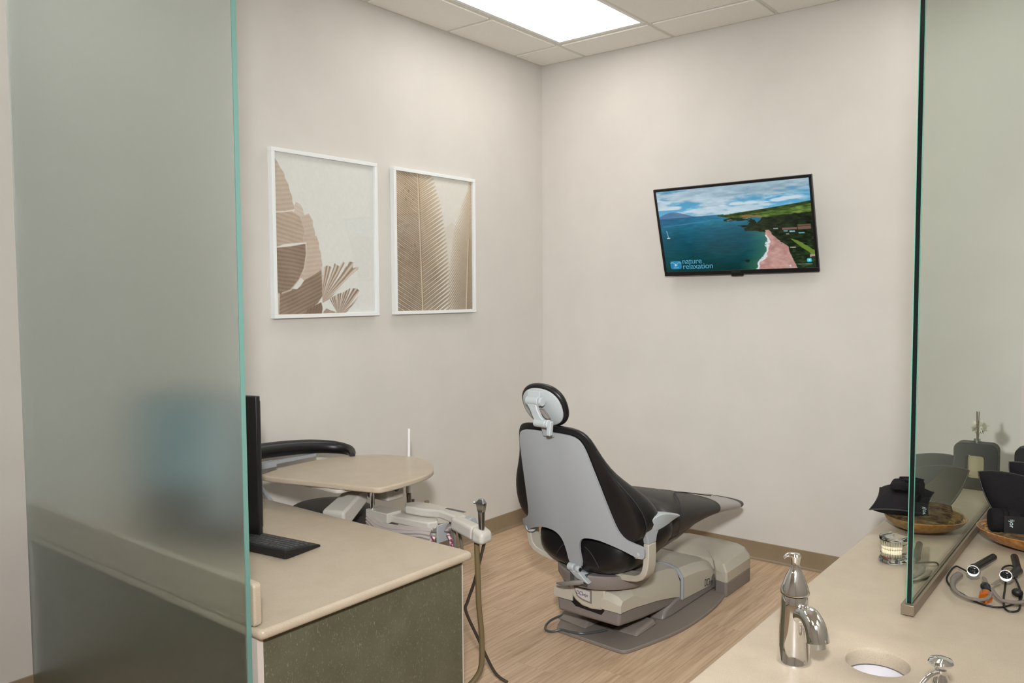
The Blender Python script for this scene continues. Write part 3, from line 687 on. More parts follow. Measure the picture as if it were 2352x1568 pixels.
for r in range(rows):
    c = 0.0
    while c < cols-.5:
        wdt = 1.0
        if r == 5 and 8 < c < 9.5: wdt = 5.5
        elif r in (2, 3, 4) and 4 <= c < 4.2: wdt = 1.75
        elif r == 0 and (4.0 <= c < 4.4 or int(c) in (8, 13)): c += .45
        elif r == 3 and 4.2 < c: wdt = 1.0
        if c+wdt > cols: break
        if kk >= 100: break
        y0 = .009+r*kd; zc = .0308-(y0+.5*kd-.004)*.1208
        x0 = .009+c*kw; key = (round(wdt, 2))
        if key not in keymesh:
            b_ = .0016
            gg = G().loft([[(.0008, .0008, 0), (wdt*kw-.0028, .0008, 0), (wdt*kw-.0028, kd-.0028, 0), (.0008, kd-.0028, 0)], [(.0008+b_, .0008+b_, .0055), (wdt*kw-.0028-b_, .0008+b_, .0055), (wdt*kw-.0028-b_, kd-.0028-b_, .0055), (.0008+b_, kd-.0028-b_, .0055)]])
            me = bpy.data.meshes.new('key'); me.from_pydata(gg.v, [], gg.f)
            bm = bmesh.new(); bm.from_mesh(me); bmesh.ops.recalc_face_normals(bm, faces=bm.faces); bm.to_mesh(me); bm.free(); me.materials.append(KEYM); keymesh[key] = me
        o = bpy.data.objects.new('key', keymesh[key]); C.objects.link(o); o.parent = kb
        o.matrix_local = Matrix.Translation(-Vector(ORG[kb.name])) @ KM @ Matrix.Translation((x0, y0, zc+.5*kd*.1208-.0012)) @ Matrix.Rotation(-.1203, 4, 'X')
        kk += 1; c += wdt

# ================================================================ DELIVERY UNIT WITH TRAY
du = thing('dental_delivery_unit', 'grey jointed delivery unit under a rounded beige tray, by the left wall', 'dental equipment', (.68, -2.02, 0))
tray = [(.292, -2.371), (.300, -2.392), (.379, -2.386), (.607, -2.322), (.732, -2.289), (.830, -2.262), (.858, -2.250), (.874, -2.222), (.874, -2.114), (.857, -1.988), (.825, -1.909), (.787, -1.862), (.705, -1.788), (.611, -1.745), (.512, -1.735), (.384, -1.784), (.285, -1.880), (.242, -2.01), (.236, -2.13), (.256, -2.255), (.276, -2.330)]
pv, _ = catmull([Vector((a, b, 0)) for a, b in tray], None, 3, True)
obj('tray_top', G().prism([(p.x, p.y) for p in pv], .722, .745), COUNTER, parent=du, bevel=.0095, bseg=5, angle=50)
obj('under_tray_pad', G().prism(rrect(.42, .70, -2.31, -2.21, .03), .706, .7215), PLASTW, parent=du, bevel=.005)
g = G().box(.60, .735, -2.08, -1.985, .632, .716)
hs = obj('control_housing', g, PLASTW, parent=du, bevel=.012, bseg=4)
g = G().prism(rrect(-2.052, -2.018, .648, .70, .008), .7345, .7375, axis='x'); obj('button_plate', g, BEIGEP, parent=hs, bevel=.001)
g = G().lathe([(.013, 0), (.013, .004), (.010, .007), (.004, .005)]).xf(Matrix.Translation((.7375, -2.035, .684)) @ Matrix.Rotation(PI/2, 4, 'Y')); obj('round_button', g, DGREY, parent=hs)
obj('left_housing', G().box(.33, .50, -2.10, -1.96, .640, .718), PLASTW, parent=du, bevel=.012, bseg=4)
g = G().loft([[(.60, -2.315, .545), (.70, -2.285, .545), (.70, -2.285, .628), (.60, -2.315, .628)], [(.585, -2.15, .635), (.665, -2.125, .635), (.665, -2.125, .7), (.585, -2.15, .7)]])
obj('lift_arm', g, PLASTW, parent=du, bevel=.010, bseg=3)
g = G(); g.cyl((.70, -2.135, .60), (.70, -2.135, .722), .011); obj('chrome_post', g, CHROME, parent=du, label='chrome upright post')
g = G().cyl((.74, -2.10, .565), (.74, -2.10, .602), .045); g.box(.68, .81, -2.155, -2.075, .572, .613)
obj('pivot_block', g, PLASTW, parent=du, bevel=.004)
g = G().prism([(.77, -2.135), (.95, -2.125), (1.0, -2.115), (1.02, -2.08), (.99, -2.05), (.93, -2.04), (.79, -2.055)], .572, .602)
obj('lower_arm', g, PLASTW, parent=du, bevel=.006, bseg=3)
g = G().prism([(.80, -2.045), (.84, -2.085), (.93, -2.075), (1.00, -2.05), (1.13, -2.085), (1.13, -2.035), (1.0, -1.985), (.88, -1.985), (.82, -2.0)], .603, .636)
obj('upper_arm', g, PLASTW, parent=du, bevel=.008, bseg=3)
obj('label_strip', G().box(1.00, 1.10, -2.018, -2.003, .6365, .6375).xf(Matrix.Translation((0, 0, 0))), DGREY, parent=du)
hb = G().loft([[(1.10, -2.10, .588), (1.10, -2.04, .588), (1.10, -2.045, .637), (1.10, -2.095, .637)], [(1.24, -2.135, .577), (1.24, -2.07, .577), (1.24, -2.075, .628), (1.24, -2.13, .628)]])
obj('instrument_holder', hb, PLASTW, parent=du, bevel=.012, bseg=4)
g = G().loft([[(1.238, -2.14, .573), (1.238, -2.062, .573), (1.238, -2.066, .632), (1.238, -2.136, .632)], [(1.30, -2.145, .572), (1.30, -2.075, .572), (1.30, -2.08, .617), (1.30, -2.14, .617)]])
obj('end_cap', g, PLASTW, parent=du, bevel=.016, bseg=4)
for (x, y) in ((1.03, -1.99), (1.10, -1.985)):
    g = G().cyl((x-.012, y, .585), (x+.016, y, .585), .028); obj('side_holder', g, PLAST2, parent=du, bevel=.003)
g = G(); 
for k in range(9):
    a = 2*PI*k/9; g.tube([(.70, -2.16+.004*math.cos(a), .575+.02*math.sin(a)), (.78, -2.155+.016*math.cos(a), .545+.022*math.sin(a)), (.88, -2.14+.016*math.cos(a), .545+.022*math.sin(a)), (.97, -2.12+.014*math.cos(a), .555+.018*math.sin(a)), (1.01, -2.10+.016*math.cos(a), .55+.024*math.sin(a))], .0085, 8)
obj('hose_sleeve', g, SLV, parent=du, label='clear ribbed sleeve around hoses')
for k in range(5):
    dz = .008*k
    g = G().tube([(.99, -2.10+.006*k, .56+dz*.6), (1.06, -2.075+.004*k, .572+dz*.5), (1.055+.006*k, -2.05, .555), (1.04+.008*k, -2.045, .47), (.98+.010*k, -2.03, .30), (.98+.012*k, -2.0, .12), (.90, -1.95+.01*k, .045)], .0075, 8, 5)
    obj('hose', g, TUBE, parent=du)
g = G().tube([(1.0, -2.105, .545), (1.03, -2.10, .505), (1.07, -2.09, .488), (1.095, -2.085, .50), (1.09, -2.085, .545), (1.075, -2.085, .562)], .007, 8, 6)
obj('twisted_line', g, RED, parent=du, label='red and white twisted line')
g = G().box(1.048, 1.056, -2.12, -2.06, .53, .60); obj('bracket_plate', g, PLAST2, parent=du, bevel=.002)
g = G().tube([(1.235, -2.098, .578), (1.237, -2.095, .45), (1.236, -2.090, .33), (1.245, -2.085, .20), (1.25, -2.10, .08), (1.22, -2.15, .015)], .0105, 10, 6)
obj('suction_hose', g, TUBEO, parent=du, label='olive hanging hose')
g = G().tube([(1.265, -2.085, .574), (1.22, -2.09, .42), (1.19, -2.10, .33), (1.185, -2.105, .29), (1.215, -2.07, .18), (1.26, -2.03, .05), (1.30, -2.0, .008)], .006, 10, 6)
obj('syringe_hose', g, TUBED, parent=du, label='dark thin hose')
g = G().tube([(1.05, -2.0, .57), (1.07, -2.0, .50), (1.06, -1.99, .42), (1.0, -1.98, .28), (.95, -1.97, .1), (.90, -1.95, .045)], .006, 8, 6); obj('hose', g, TUBE, parent=du)
for x, y, r_, m_ in ((.735, -1.96, .006, TUBED), (.80, -2.0, .006, TUBED), (.86, -1.98, .009, TUBEO)):
    g = G().tube([(x, y, .64), (x+.005, y, .5), (x+.01, y-.01, .3), (x-.05, y-.01, .1)], r_, 8, 5); obj('hose', g, m_, parent=du)
g = G().lathe([(.055, .03), (.05, .08), (.045, .56)], (.74, -2.09, 0)); g.lathe([(.055, .0), (.055, .004)], (.74, -2.09, .5)); obj('column', g, PLASTW, parent=du)
g = G().prism(rrect(.63, .98, -2.28, -1.92, .08, 6), .0, .035); obj('cart_base', g, PLAST2, parent=du, bevel=.01)
g = G().box(.485, .535, -1.765, -1.72, .625, .69); g.box(.50, .53, -1.99, -1.76, .66, .685)
obj('wand_holder', g, PLAST2, parent=du, bevel=.004)
wd_ = thing('suction_wand', 'thin white suction tube standing upright behind the beige tray', 'suction wand', (.508, -1.742, .53))
obj('white_tube', G().tube([(.508, -1.742, .60), (.512, -1.742, .74), (.512, -1.738, .873)], .0065, 14, 3), WHITEP, parent=wd_)
obj('grip', G().cyl((.508, -1.742, .575), (.508, -1.742, .62), .013, .0115), WHITEP, parent=wd_)
obj('hose', G().tube([(.508, -1.742, .58), (.51, -1.745, .45), (.52, -1.80, .25), (.56, -1.90, .06)], [.011, .011, .010, .010], 10, 5), TUBEO, parent=wd_, label='olive hose')
sy = thing('air_water_syringe', 'silver syringe handpiece standing in the holder at the unit\'s right end', 'dental handpiece', (1.272, -2.11, .62))
sx_, sy_ = 1.272, -2.112
g = G().lathe([(.0105, -.01), (.0115, .0), (.0125, .03), (.0135, .06)], (sx_, sy_, .628)); obj('silver_barrel', g, STEEL, parent=sy)
g = G().loft([[(sx_-.012, sy_-.010, .688), (sx_+.012, sy_-.010, .688), (sx_+.012, sy_+.010, .688), (sx_-.012, sy_+.010, .688)],
              [(sx_-.020, sy_-.012, .722), (sx_+.020, sy_-.012, .722), (sx_+.018, sy_+.012, .722), (sx_-.018, sy_+.012, .722)],
              [(sx_-.008, sy_-.006, .738), (sx_+.010, sy_-.006, .738), (sx_+.010, sy_+.006, .738), (sx_-.006, sy_+.006, .738)]])
obj('valve_head', g, STEEL, parent=sy, bevel=.003)
for s in (-1, 1):
    g = G().cyl((sx_+.019*s, sy_-.010, .722), (sx_+.026*s, sy_-.012, .722), .005); obj('button', g, CHROME, parent=sy)

# ================================================================ ASSISTANT STOOL
st = thing('assistant_stool', 'black padded stool with a curved body support, behind the tray by the wall', 'stool', (.33, -2.07, 0))
obj('seat', G().lathe([(.03, -.012), (.15, -.012), (.185, .0), (.20, .02), (.195, .045), (.16, .066), (.09, .074), (.02, .076)], (.33, -2.06, .485)), VINYL2, parent=st)
pts = [(.31, -1.905, .750), (.24, -1.865, .760), (.165, -1.90, .772), (.115, -2.0, .784), (.095, -2.13, .792), (.09, -2.26, .797), (.10, -2.40, .800), (.13, -2.53, .800)]
obj('body_support', G().tube(pts, [.012, .024, .030, .033, .035, .035, .035, .033], 16, 4), VINYL, parent=st)
g = G().box(.125, .165, -2.36, -2.215, .733, .757); g.box(.118, .140, -2.215, -1.98, .738, .752); g.tube([(.15, -2.29, .735), (.155, -2.29, .65), (.22, -2.2, .49)], .010, 8)
obj('support_bracket', g, PLAST2, parent=st)
g = G().cyl((.33, -2.06, .08), (.33, -2.06, .475), .025); obj('gas_column', g, CHROME, parent=st)
for k in range(5):
    a = 2*PI*k/5+.3; g = G().tube([(.33, -2.06, .09), (.33+.15*math.cos(a), -2.06+.15*math.sin(a), .075), (.33+.235*math.cos(a), -2.06+.235*math.sin(a), .055)], [.022, .018, .014], 8, 3); L1 = obj('base_leg', g, BLACK, parent=st)
    g = G().cyl((.33+.235*math.cos(a)-.01, -2.06+.235*math.sin(a), .026), (.33+.235*math.cos(a)+.01, -2.06+.235*math.sin(a), .026), .0255); obj('caster', g, BLACK2, parent=L1)

# ================================================================ DENTAL CHAIR (local frame: u right, v towards the toe, z up)
CH = (1.325, -1.5, 0); CA = math.radians(-4)
dc = thing('dental_chair', 'reclined black dental chair with pale grey shell back, in front of the television wall', 'dental chair', CH, CA)
def cpart(name, g, m, parent=dc, **k): return obj(name, g, m, parent=parent, local=True, **k)
RI = Matrix.Rotation(-CA, 4, 'Z')
def wl(g):     # world coordinates -> chair local
    g.v = [tuple(RI @ (Vector(p)-Vector(CH))) for p in g.v]; return g
def back(u, z): return -.07-.33*(z-.37)+.9*max(0, abs(u)-.05)**2
half = [(.0, .942), (.08, .941), (.125, .936), (.150, .922), (.163, .90), (.172, .87), (.178, .837), (.195, .749), (.211, .658), (.225, .585), (.236, .545), (.252, .52), (.28, .503), (.318, .489), (.322, .47), (.314, .434), (.29, .438), (.256, .458), (.22, .474), (.185, .486), (.147, .496), (.105, .497), (.075, .492), (.055, .478), (.042, .455), (.036, .42), (.034, .36), (.022, .345)]
outl = half+[(-a, b) for a, b in half[::-1] if a > 0]
def chaik(P):
    Q = []
    for a, b in zip(P, P[1:]+P[:1]): Q += [(a[0]*.75+b[0]*.25, a[1]*.75+b[1]*.25), (a[0]*.25+b[0]*.75, a[1]*.25+b[1]*.75)]
    return Q
outl = chaik(outl)
def sheet(outline, surf, th, step=.02):
    bm = bmesh.new(); vs = [bm.verts.new((a, 0, b)) for a, b in outline]; bm.faces.new(vs)
    lo = min(a for a, b in outline); hi = max(a for a, b in outline); zl = min(b for a, b in outline); zh = max(b for a, b in outline)
    k = lo+step*.5
    while k < hi:
        bmesh.ops.bisect_plane(bm, geom=bm.verts[:]+bm.edges[:]+bm.faces[:], plane_co=(k, 0, 0), plane_no=(1, 0, 0)); k += step
    k = zl+step*.5
    while k < zh:
        bmesh.ops.bisect_plane(bm, geom=bm.verts[:]+bm.edges[:]+bm.faces[:], plane_co=(0, 0, k), plane_no=(0, 0, 1)); k += step
    bmesh.ops.remove_doubles(bm, verts=bm.verts, dist=.002)
    bmesh.ops.triangulate(bm, faces=[f for f in bm.faces if len(f.verts) > 4])
    for v in bm.verts: v.co.y = surf(v.co.x, v.co.z)
    r = bmesh.ops.extrude_face_region(bm, geom=bm.faces[:])
    for v in [e for e in r['geom'] if isinstance(e, bmesh.types.BMVert)]: v.co.y += th
    bm.verts.index_update(); g = G(); g.add([tuple(v.co) for v in bm.verts], [tuple(v.index for v in f.verts) for f in bm.faces]); bm.free(); return g
bs_ = cpart('back_shell', sheet(outl, back, .012), PLAST2, bevel=.002, bseg=2, angle=50)
wn_ = bs_.modifiers.new('weighted_normal', 'WEIGHTED_NORMAL'); wn_.keep_sharp = True; wn_.weight = 80
# back cushion: rings at heights
def cushion_ring(z, wdt, tf, tb, wrap, vc=0.0, n=40, p=2.6):
    o = []; p = 2.6+vc*20
    for k in range(n):
        a = 2*PI*k/n; c, s = math.cos(a), math.sin(a)
        U = wdt*math.copysign(abs(c)**(2/p), c); T_ = math.copysign(abs(s)**(2/p), s); vc_ = 0
        e = max(0, abs(U)/.30-.5)**1.5*2.2
        base = back(min(abs(U), .22), z)+.0145
        th = tb+wrap*e
        o.append((U, (base+.35*th+T_*1.65*th) if T_ > 0 else (base+.35*th*(1+T_)), z))
    return o
prof_c = [(.968, .08, .0, .012, 0, .004), (.965, .125, .0, .022, 0, .0), (.952, .160, .0, .028, 0, 0), (.925, .186, 0, .030, 0, 0), (.88, .202, 0, .032, .01, 0), (.83, .220, 0, .036, .02, 0), (.78, .245, 0, .040, .04, 0.01), (.73, .278, 0, .044, .075, 0.02), (.68, .308, 0, .046, .10, 0.03), (.62, .330, 0, .046, .115, 0.03), (.565, .333, 0, .046, .115, 0.03), (.525, .316, 0, .042, .10, 0.02), (.498, .280, 0, .032, .07, 0.01), (.484, .22, 0, .022, .03, 0)]
g = G().loft([cushion_ring(z, w_, tf, tb, wr, vc) for z, w_, tf, tb, wr, vc in prof_c])
bc = cpart('back_cushion', g, VINYL, subs=1)
# seam line on the flank of the back cushion
for s in (-1, 1):
    pts = []
    for z, w_, tf, tb, wr, vc in prof_c[4:12]:
        U = (w_-.002)*s; pts.append((U, back(min(abs(U), .22), z)+.015+.35*(tb+wr*max(0, abs(U)/.30-.5)**1.5*2.2), z))
    cpart('seam', G().tube(pts, .0022, 6, 3), SEAM, parent=bc)
# headrest
ht = .40
def hr(u, s, d): return (u-.005, -.265-s*math.sin(ht)+d*math.cos(ht), 1.044+s*math.cos(ht)+d*math.sin(ht))
def hring(a, b, d, n=40, p=2.3): return [hr(a*math.copysign(abs(math.cos(2*PI*k/n))**(2/p), math.cos(2*PI*k/n)), b*math.copysign(abs(math.sin(2*PI*k/n))**(2/p), math.sin(2*PI*k/n)), d) for k in range(n)]
g = G().loft([hring(.100, .083, -.004), hring(.109, .092, .0), hring(.113, .096, .010), hring(.112, .095, .020), hring(.104, .088, .029), hring(.085, .07, .034), hring(.05, .04, .036)])
hd = cpart('headrest_cushion', g, VINYL, subs=1)
g = G().loft([hring(.099, .083, .0), hring(.098, .082, -.006), hring(.092, .076, -.010), hring(.05, .04, -.013)])
cpart('headrest_shell', g, PLAST, parent=hd, label='pale grey back plate')
# headrest linkage
def hb_(u, s, d): return Vector(hr(u, s, d))
g = G().tube([hb_(-.040, .042, -.034), hb_(.020, .042, -.034)], .019, 20, 1); g.loft([[tuple(hb_(a, b, c)) for a, b, c in ((-.042, .078, -.008), (.022, .078, -.008), (.022, .078, -.020), (-.042, .078, -.020))], [tuple(hb_(a, b, c)) for a, b, c in ((-.042, .035, -.008), (.022, .035, -.008), (.022, .035, -.04), (-.042, .035, -.04))]])
g.tube([hb_(.022, .040, -.030), hb_(.034, .040, -.030)], .018, 18, 1)
lk = cpart('headrest_bracket', g, PLAST, bevel=.002)
low = Vector((.018, -.312, .985))
def slab(path, wds, th):
    rings = []
    for (p, w_) in zip(path, wds):
        p = Vector(p); rings.append([(p.x-w_/2, p.y-th/2, p.z), (p.x+w_/2, p.y-th/2, p.z), (p.x+w_/2, p.y+th/2, p.z), (p.x-w_/2, p.y+th/2, p.z)])
    return G().loft(rings)
a_ = hb_(-.010, .035, -.045)
pt = [a_, a_.lerp(low, .3), a_.lerp(low, .65), low+Vector((0, 0, .012)), low+Vector((0, 0, -.012))]
g = slab(pt, [.050, .038, .042, .052, .056], .018); g.tube([low+Vector((-.026, 0, 0)), low+Vector((.034, 0, 0))], .0165, 18, 1)
cpart('headrest_link', g, PLAST, bevel=.004)
g = G().tube([low+Vector((.034, 0, 0)), low+Vector((.048, 0, 0))], .0175, 18, 1); g.loft([[(low.x+.046+a, low.y+b, low.z+.012) for a, b in ((-.004, -.01), (.016, -.01), (.016, .01), (-.004, .01))], [(low.x+.040+a, low.y+b, low.z-.045) for a, b in ((-.004, -.01), (.016, -.01), (.016, .01), (-.004, .01))]])
cpart('lock_lever', g, PLAST, bevel=.004)
g = slab([(.020, -.287, .99), (.022, -.276, .955), (.020, -.262, .925)], [.048, .05, .05], .012); cpart('headrest_stem', g, PLAST2, bevel=.003)
g = slab([a_+Vector((.030, .018, -.02)), a_.lerp(low, .75)+Vector((.036, .018, 0))], [.016, .016], .02); cpart('link_damper', g, TAUPE, bevel=.002)

# seat and legrest
def sring(v, w_, zt_, zb_, n=36, p=3.0, lip=0.0, cu=0.0):
    o = []; zc = (zt_+zb_)/2; hz_ = (zt_-zb_)/2
    for k in range(n):
        a = 2*PI*k/n; c, s = math.cos(a), math.sin(a)
        U = w_*math.copysign(abs(c)**(2/p), c); Z = hz_*math.copysign(abs(s)**(2/p), s)
        if s < 0: U *= 1-.22*abs(s)
        o.append((cu+U, v, zc+Z-(lip*(1-(U/w_)**2) if s > 0 else 0)))
    return o
g = G().loft([sring(-.062, .15, .455, .375), sring(-.055, .195, .485, .345), sring(-.03, .232, .52, .322), sring(.02, .252, .54, .308, lip=.02), sring(.10, .258, .55, .305, lip=.03), sring(.20, .256, .560, .325, lip=.03), sring(.28, .252, .567, .352, lip=.02), sring(.325, .24, .563, .375), sring(.335, .2, .54, .40)])
sc_ = cpart('seat_cushion', g, VINYL, subs=1)
g = G().loft([sring(0.280, .20, .575, .395), sring(0.295, .236, .598, .368), sring(0.356, .247, .602, .366), sring(0.440, .245, .588, .376), sring(0.579, .235, .556, .396), sring(0.719, .22, .520, .408), sring(0.858, .200, .483, .402), sring(0.970, .180, .456, .388), sring(1.063, .162, .435, .372), sring(1.137, .148, .419, .362), sring(1.193, .132, .409, .358), sring(1.216, .112, .402, .360), sring(1.226, .075, .394, .368), sring(1.229, .03, .388, .376)])
lg = cpart('legrest', g, VINYL2, subs=1, label='charcoal padded legrest')
g = G().loft([sring(.79, .2112, .5030, .4035), sring(.858, .2016, .4848, .4003), sring(.970, .1817, .4578, .3863), sring(1.063, .1637, .4368, .3703), sring(1.115, .1538, .4255, .3623)], cap=False)
cpart('foot_cover', g, SLEEVE, parent=lg, subs=1, label='grey see-through foot cover')
pts = [(-.247, .40, .53), (-.243, .50, .515), (-.233, .62, .490), (-.221, .74, .472), (-.212, .82, .452)]
cpart('cover_edge', G().tube(pts, .012, 8, 3, flat=1.8), SLEEVE, parent=lg)
cpart('seam', G().tube([(.226, .37, .43), (.243, .372, .49), (.228, .385, .565), (.16, .46, .582), (.09, .58, .558), (.08, .72, .526), (.12, .86, .492)], .0025, 6, 4), SEAM, parent=lg)
for s in (-1, 1):
    cpart('seam', G().tube([(.045*s, -.0625, .44), (.075*s, -.0625, .42), (.10*s, -.061, .39), (.115*s, -.058, .365)], .0022, 6, 4), SEAM, parent=sc_)
# underside bar of the seat (bright line under the legrest)
g = G().loft([[(-.09, .12, .32), (.12, .12, .32), (.12, .12, .30), (-.09, .12, .30)], [(-.09, .50, .386), (.15, .50, .386), (.15, .50, .366), (-.09, .50, .366)], [(-.08, .90, .424), (.11, .90, .424), (.11, .90, .414), (-.08, .90, .414)]])
cpart('seat_frame', g, TAUPE, bevel=.004)
# back hinge
g = G().tube([(-.030, -.075, .345), (.002, -.075, .345)], .016, 18, 1); g.tube([(.012, -.075, .342), (.030, -.075, .342)], .015, 18, 1)
g.loft([[(-.028, -.085, .335), (.03, -.085, .33), (.03, -.06, .33), (-.028, -.06, .335)], [(.01, -.075, .300), (.075, -.075, .288), (.07, .02, .30), (.0, .02, .31)]])
hg = cpart('back_hinge', g, PLAST, bevel=.004)
cpart('hinge_bolt', G().tube([(.0305, -.075, .342), (.033, -.075, .342)], .008, 14, 1), BLACK, parent=hg)
# armrests
def band(path, th, sgn):
    rings = []; n = len(path)
    for i, (u, z, v0, v1) in enumerate(path):
        a = path[max(0, i-1)]; b = path[min(n-1, i+1)]; t = Vector((b[0]-a[0], 0, b[1]-a[1])).normalized(); nr = Vector((t.z, 0, -t.x))*th/2
        rings.append([(sgn*(u+nr.x), v0, z+nr.z), (sgn*(u-nr.x), v0, z-nr.z), (sgn*(u-nr.x), v1, z-nr.z), (sgn*(u+nr.x), v1, z+nr.z)])
    return G().loft(rings)
for s in (-1, 1):
    am = cpart('armrest', band([(.12, .312, .03, .10), (.20, .320, .02, .09), (.250, .332, .008, .075), (.282, .349, -.004, .062), (.301, .373, -.010, .052), (.309, .405, -.011, .048), (.3115, .445, -.010, .046), (.3115, .492, -.010, .046)], .026, s), BEIGEP, bevel=.004, angle=45, label='light grey curved armrest')
    cpart('armrest_collar', band([(.3115, .4925, -.0095, .0455), (.3115, .52, -.016, .052), (.310, .545, -.028, .075), (.310, .558, -.035, .090)], .025, s), PLAST2, parent=am, bevel=.003, label='cooler grey collar')
    R_ = []
    for v_, z_, w_, th in ((.00, .592, .040, .05), (.03, .602, .054, .065), (.06, .606, .060, .070), (.10, .601, .060, .062), (.14, .592, .054, .048), (.175, .582, .044, .033), (.21, .572, .034, .019), (.238, .564, .024, .010)):
        c_ = s*.306
        R_.append([(c_-w_/2, v_, z_-.004), (c_, v_, z_), (c_+w_/2, v_, z_-.004), (c_+w_/2, v_, z_-.010), (c_+w_*.3, v_, z_-th), (c_-w_*.3, v_, z_-th), (c_-w_/2, v_, z_-.010)])
    cpart('armrest_pad', G().loft(R_), PLAST, parent=am, bevel=.003, angle=50)
    g = G().tube([(s*.272, -.030, .458), (s*.2975, -.004, .455)], .021, 20, 1); g.tube([(s*.276, -.034, .458), (s*.288, -.018, .4565)], .025, 20, 1)
    cpart('pivot_knob', g, PLAST, parent=am, bevel=.003)
# swivel plate under the seat
g = G().lathe([(.17, .0), (.192, .008), (.205, .03), (.205, .062), (.20, .068)], (.0, .140, .250), 48)
tp = cpart('swivel_plate', g, TAUPE, bevel=.002)
g = G().loft([[(-.03, -.066, .268), (.055, -.060, .268), (.055, .0, .29), (-.03, .0, .28)], [(-.03, -.066, .3195), (.055, -.060, .3195), (.055, .02, .3195), (-.03, .02, .3195)]])
cpart('brake_recess', g, DGREY, parent=tp, bevel=.002)
g = G().tube([(-.082, -.090, .262), (-.04, -.098, .272), (.005, -.092, .284), (.045, -.070, .292)], [.004, .0075, .009, .008], 10, 4, flat=1.2)
cpart('brake_lever', g, TAUPE, bevel=0)
# lift arm: dark lower arm and pale covers (world coordinates, square to the room)
BXc = 1.335
def arm_ring(y, w_, z0, z1, top_in, r=0): return [(BXc-w_, y, z0), (BXc+w_, y, z0), (BXc+w_, y, z1), (BXc+w_-top_in, y, z1+.0), (BXc-w_+top_in, y, z1), (BXc-w_, y, z1)]
g = G().loft([[(BXc-.155, -1.497, .105), (BXc+.155, -1.497, .105), (BXc+.162, -1.497, .172), (BXc-.162, -1.497, .172)], [(BXc-.15, -1.30, .078), (BXc+.158, -1.30, .078), (BXc+.162, -1.30, .150), (BXc-.162, -1.30, .150)], [(BXc-.15, -.93, .045), (BXc+.158, -.93, .045), (BXc+.162, -.93, .11), (BXc-.162, -.93, .11)]])
cpart('lift_arm', wl(g), TAUPE, bevel=.014, bseg=4)
for s in (-1, 1):
    xo = BXc+s*.170; xi = BXc+s*.072; xm = BXc+s*.145
    rings = []
    for y, zb2, ze, ztp in ((-1.507, .168, .200, .212), (-1.49, .168, .215, .240), (-1.40, .160, .215, .262), (-1.20, .130, .198, .258), (-1.05, .100, .172, .238), (-.976, .080, .155, .218)):
        xin = BXc+s*(.072 if y < -1.3 else .072-(y+1.3)*.21)
        rings.append([(xo, y, zb2), (xo, y, ze), (xm, y, ztp-.008), (BXc+s*.10, y, ztp), (xin, y, ztp), (xin, y, zb2)])
    cpart('arm_cover', wl(G().loft(rings)), BEIGEP, bevel=.006, bseg=3, angle=30, label='warm grey arm cover')
g = G().loft([[(BXc-.085, y, z1-.10), (BXc+.085, y, z1-.10), (BXc+.085, y, z1), (BXc-.085, y, z1)] for y, z1 in ((-1.36, .25), (-1.15, .245), (-.965, .218))])
cpart('arm_cover', wl(g), BEIGEP, bevel=.004, label='warm grey arm cover')
# nose block with the name plate
nosep = [(1.238, .250), (1.424, .250), (1.427, .222), (1.410, .160), (1.36, .152), (1.31, .157), (1.276, .174), (1.250, .203)]
g = G().loft([[(x, -1.505, z) for x, z in nosep], [(x, -1.40, z) for x, z in nosep]])
nb = cpart('nose_block', wl(g), BEIGEP, bevel=.008, bseg=3)
pl_ = [(1.270, .236), (1.362, .236), (1.362, .178), (1.315, .184), (1.287, .196)]
g = G().prism(pl_, -1.509, -1.5055, axis='y'); np_ = cpart('name_plate', wl(g), TAUPE, parent=nb, bevel=.001)
pl2 = [(1.278, .230), (1.355, .230), (1.355, .186), (1.317, .191), (1.293, .201)]
g = G().prism(pl2, -1.511, -1.509, axis='y'); npp = cpart('name_plate_insert', wl(g), LOGOBG, parent=np_)
INK2 = INK
def wtext(name, body, size, m, parent, pos, xd, yd, **k):
    M = RI @ Matrix.Translation(-Vector(CH)) @ frame_M(pos, xd, yd)
    return text(name, body, size, m, parent, M, **k)
wtext('lettering', 'DCI', .024, INK2, nb, (1.286, -1.5115, .205), (1, 0, 0), (0, 0, 1), shear=.25, sx=.8)
wtext('lettering', 'edge', .018, INK2, nb, (1.318, -1.5115, .205), (1, 0, 0), (0, 0, 1), shear=.25, sx=.8)
cpart('gap_shade', wl(G().prism([(1.228, .20), (1.240, .172), (1.275, .146), (1.405, .138), (1.418, .155), (1.42, .24), (1.228, .24)], -1.4995, -1.42, axis='y')), BLACK2, parent=nb)  # solid black block stands in for the shade inside the slot
# middle housing
rings = []
for y, zt2 in ((-.955, .215), (-.93, .218), (-.80, .205), (-.70, .188), (-.625, .165), (-.600, .150)):
    w_ = .178 if y < -.65 else .172
    zb2 = .062-(y+.955)*.06
    rings.append([(BXc-w_, y, zb2), (BXc+w_, y, zb2), (BXc+w_, y, zt2-.05), (BXc+w_-.03, y, zt2-.012), (BXc+w_-.08, y, zt2), (BXc-w_+.08, y, zt2), (BXc-w_+.03, y, zt2-.012), (BXc-w_, y, zt2-.05)])
mh = cpart('middle_cover', wl(G().loft(rings)), BEIGEP, bevel=.006, bseg=3, angle=30)
cpart('joint_shade', wl(G().loft([[(BXc-.168, y, .07), (BXc+.168, y, .07), (BXc+.168, y, .16), (BXc+.14, y, .200), (BXc+.09, y, .212), (BXc-.09, y, .212), (BXc-.14, y, .200), (BXc-.168, y, .16)] for y in (-.985, -.950)])), BLACK2, parent=mh)  # black ring stands in for shade in the gap between covers
ybs = [(-.967, .222), (-.950, .222)]
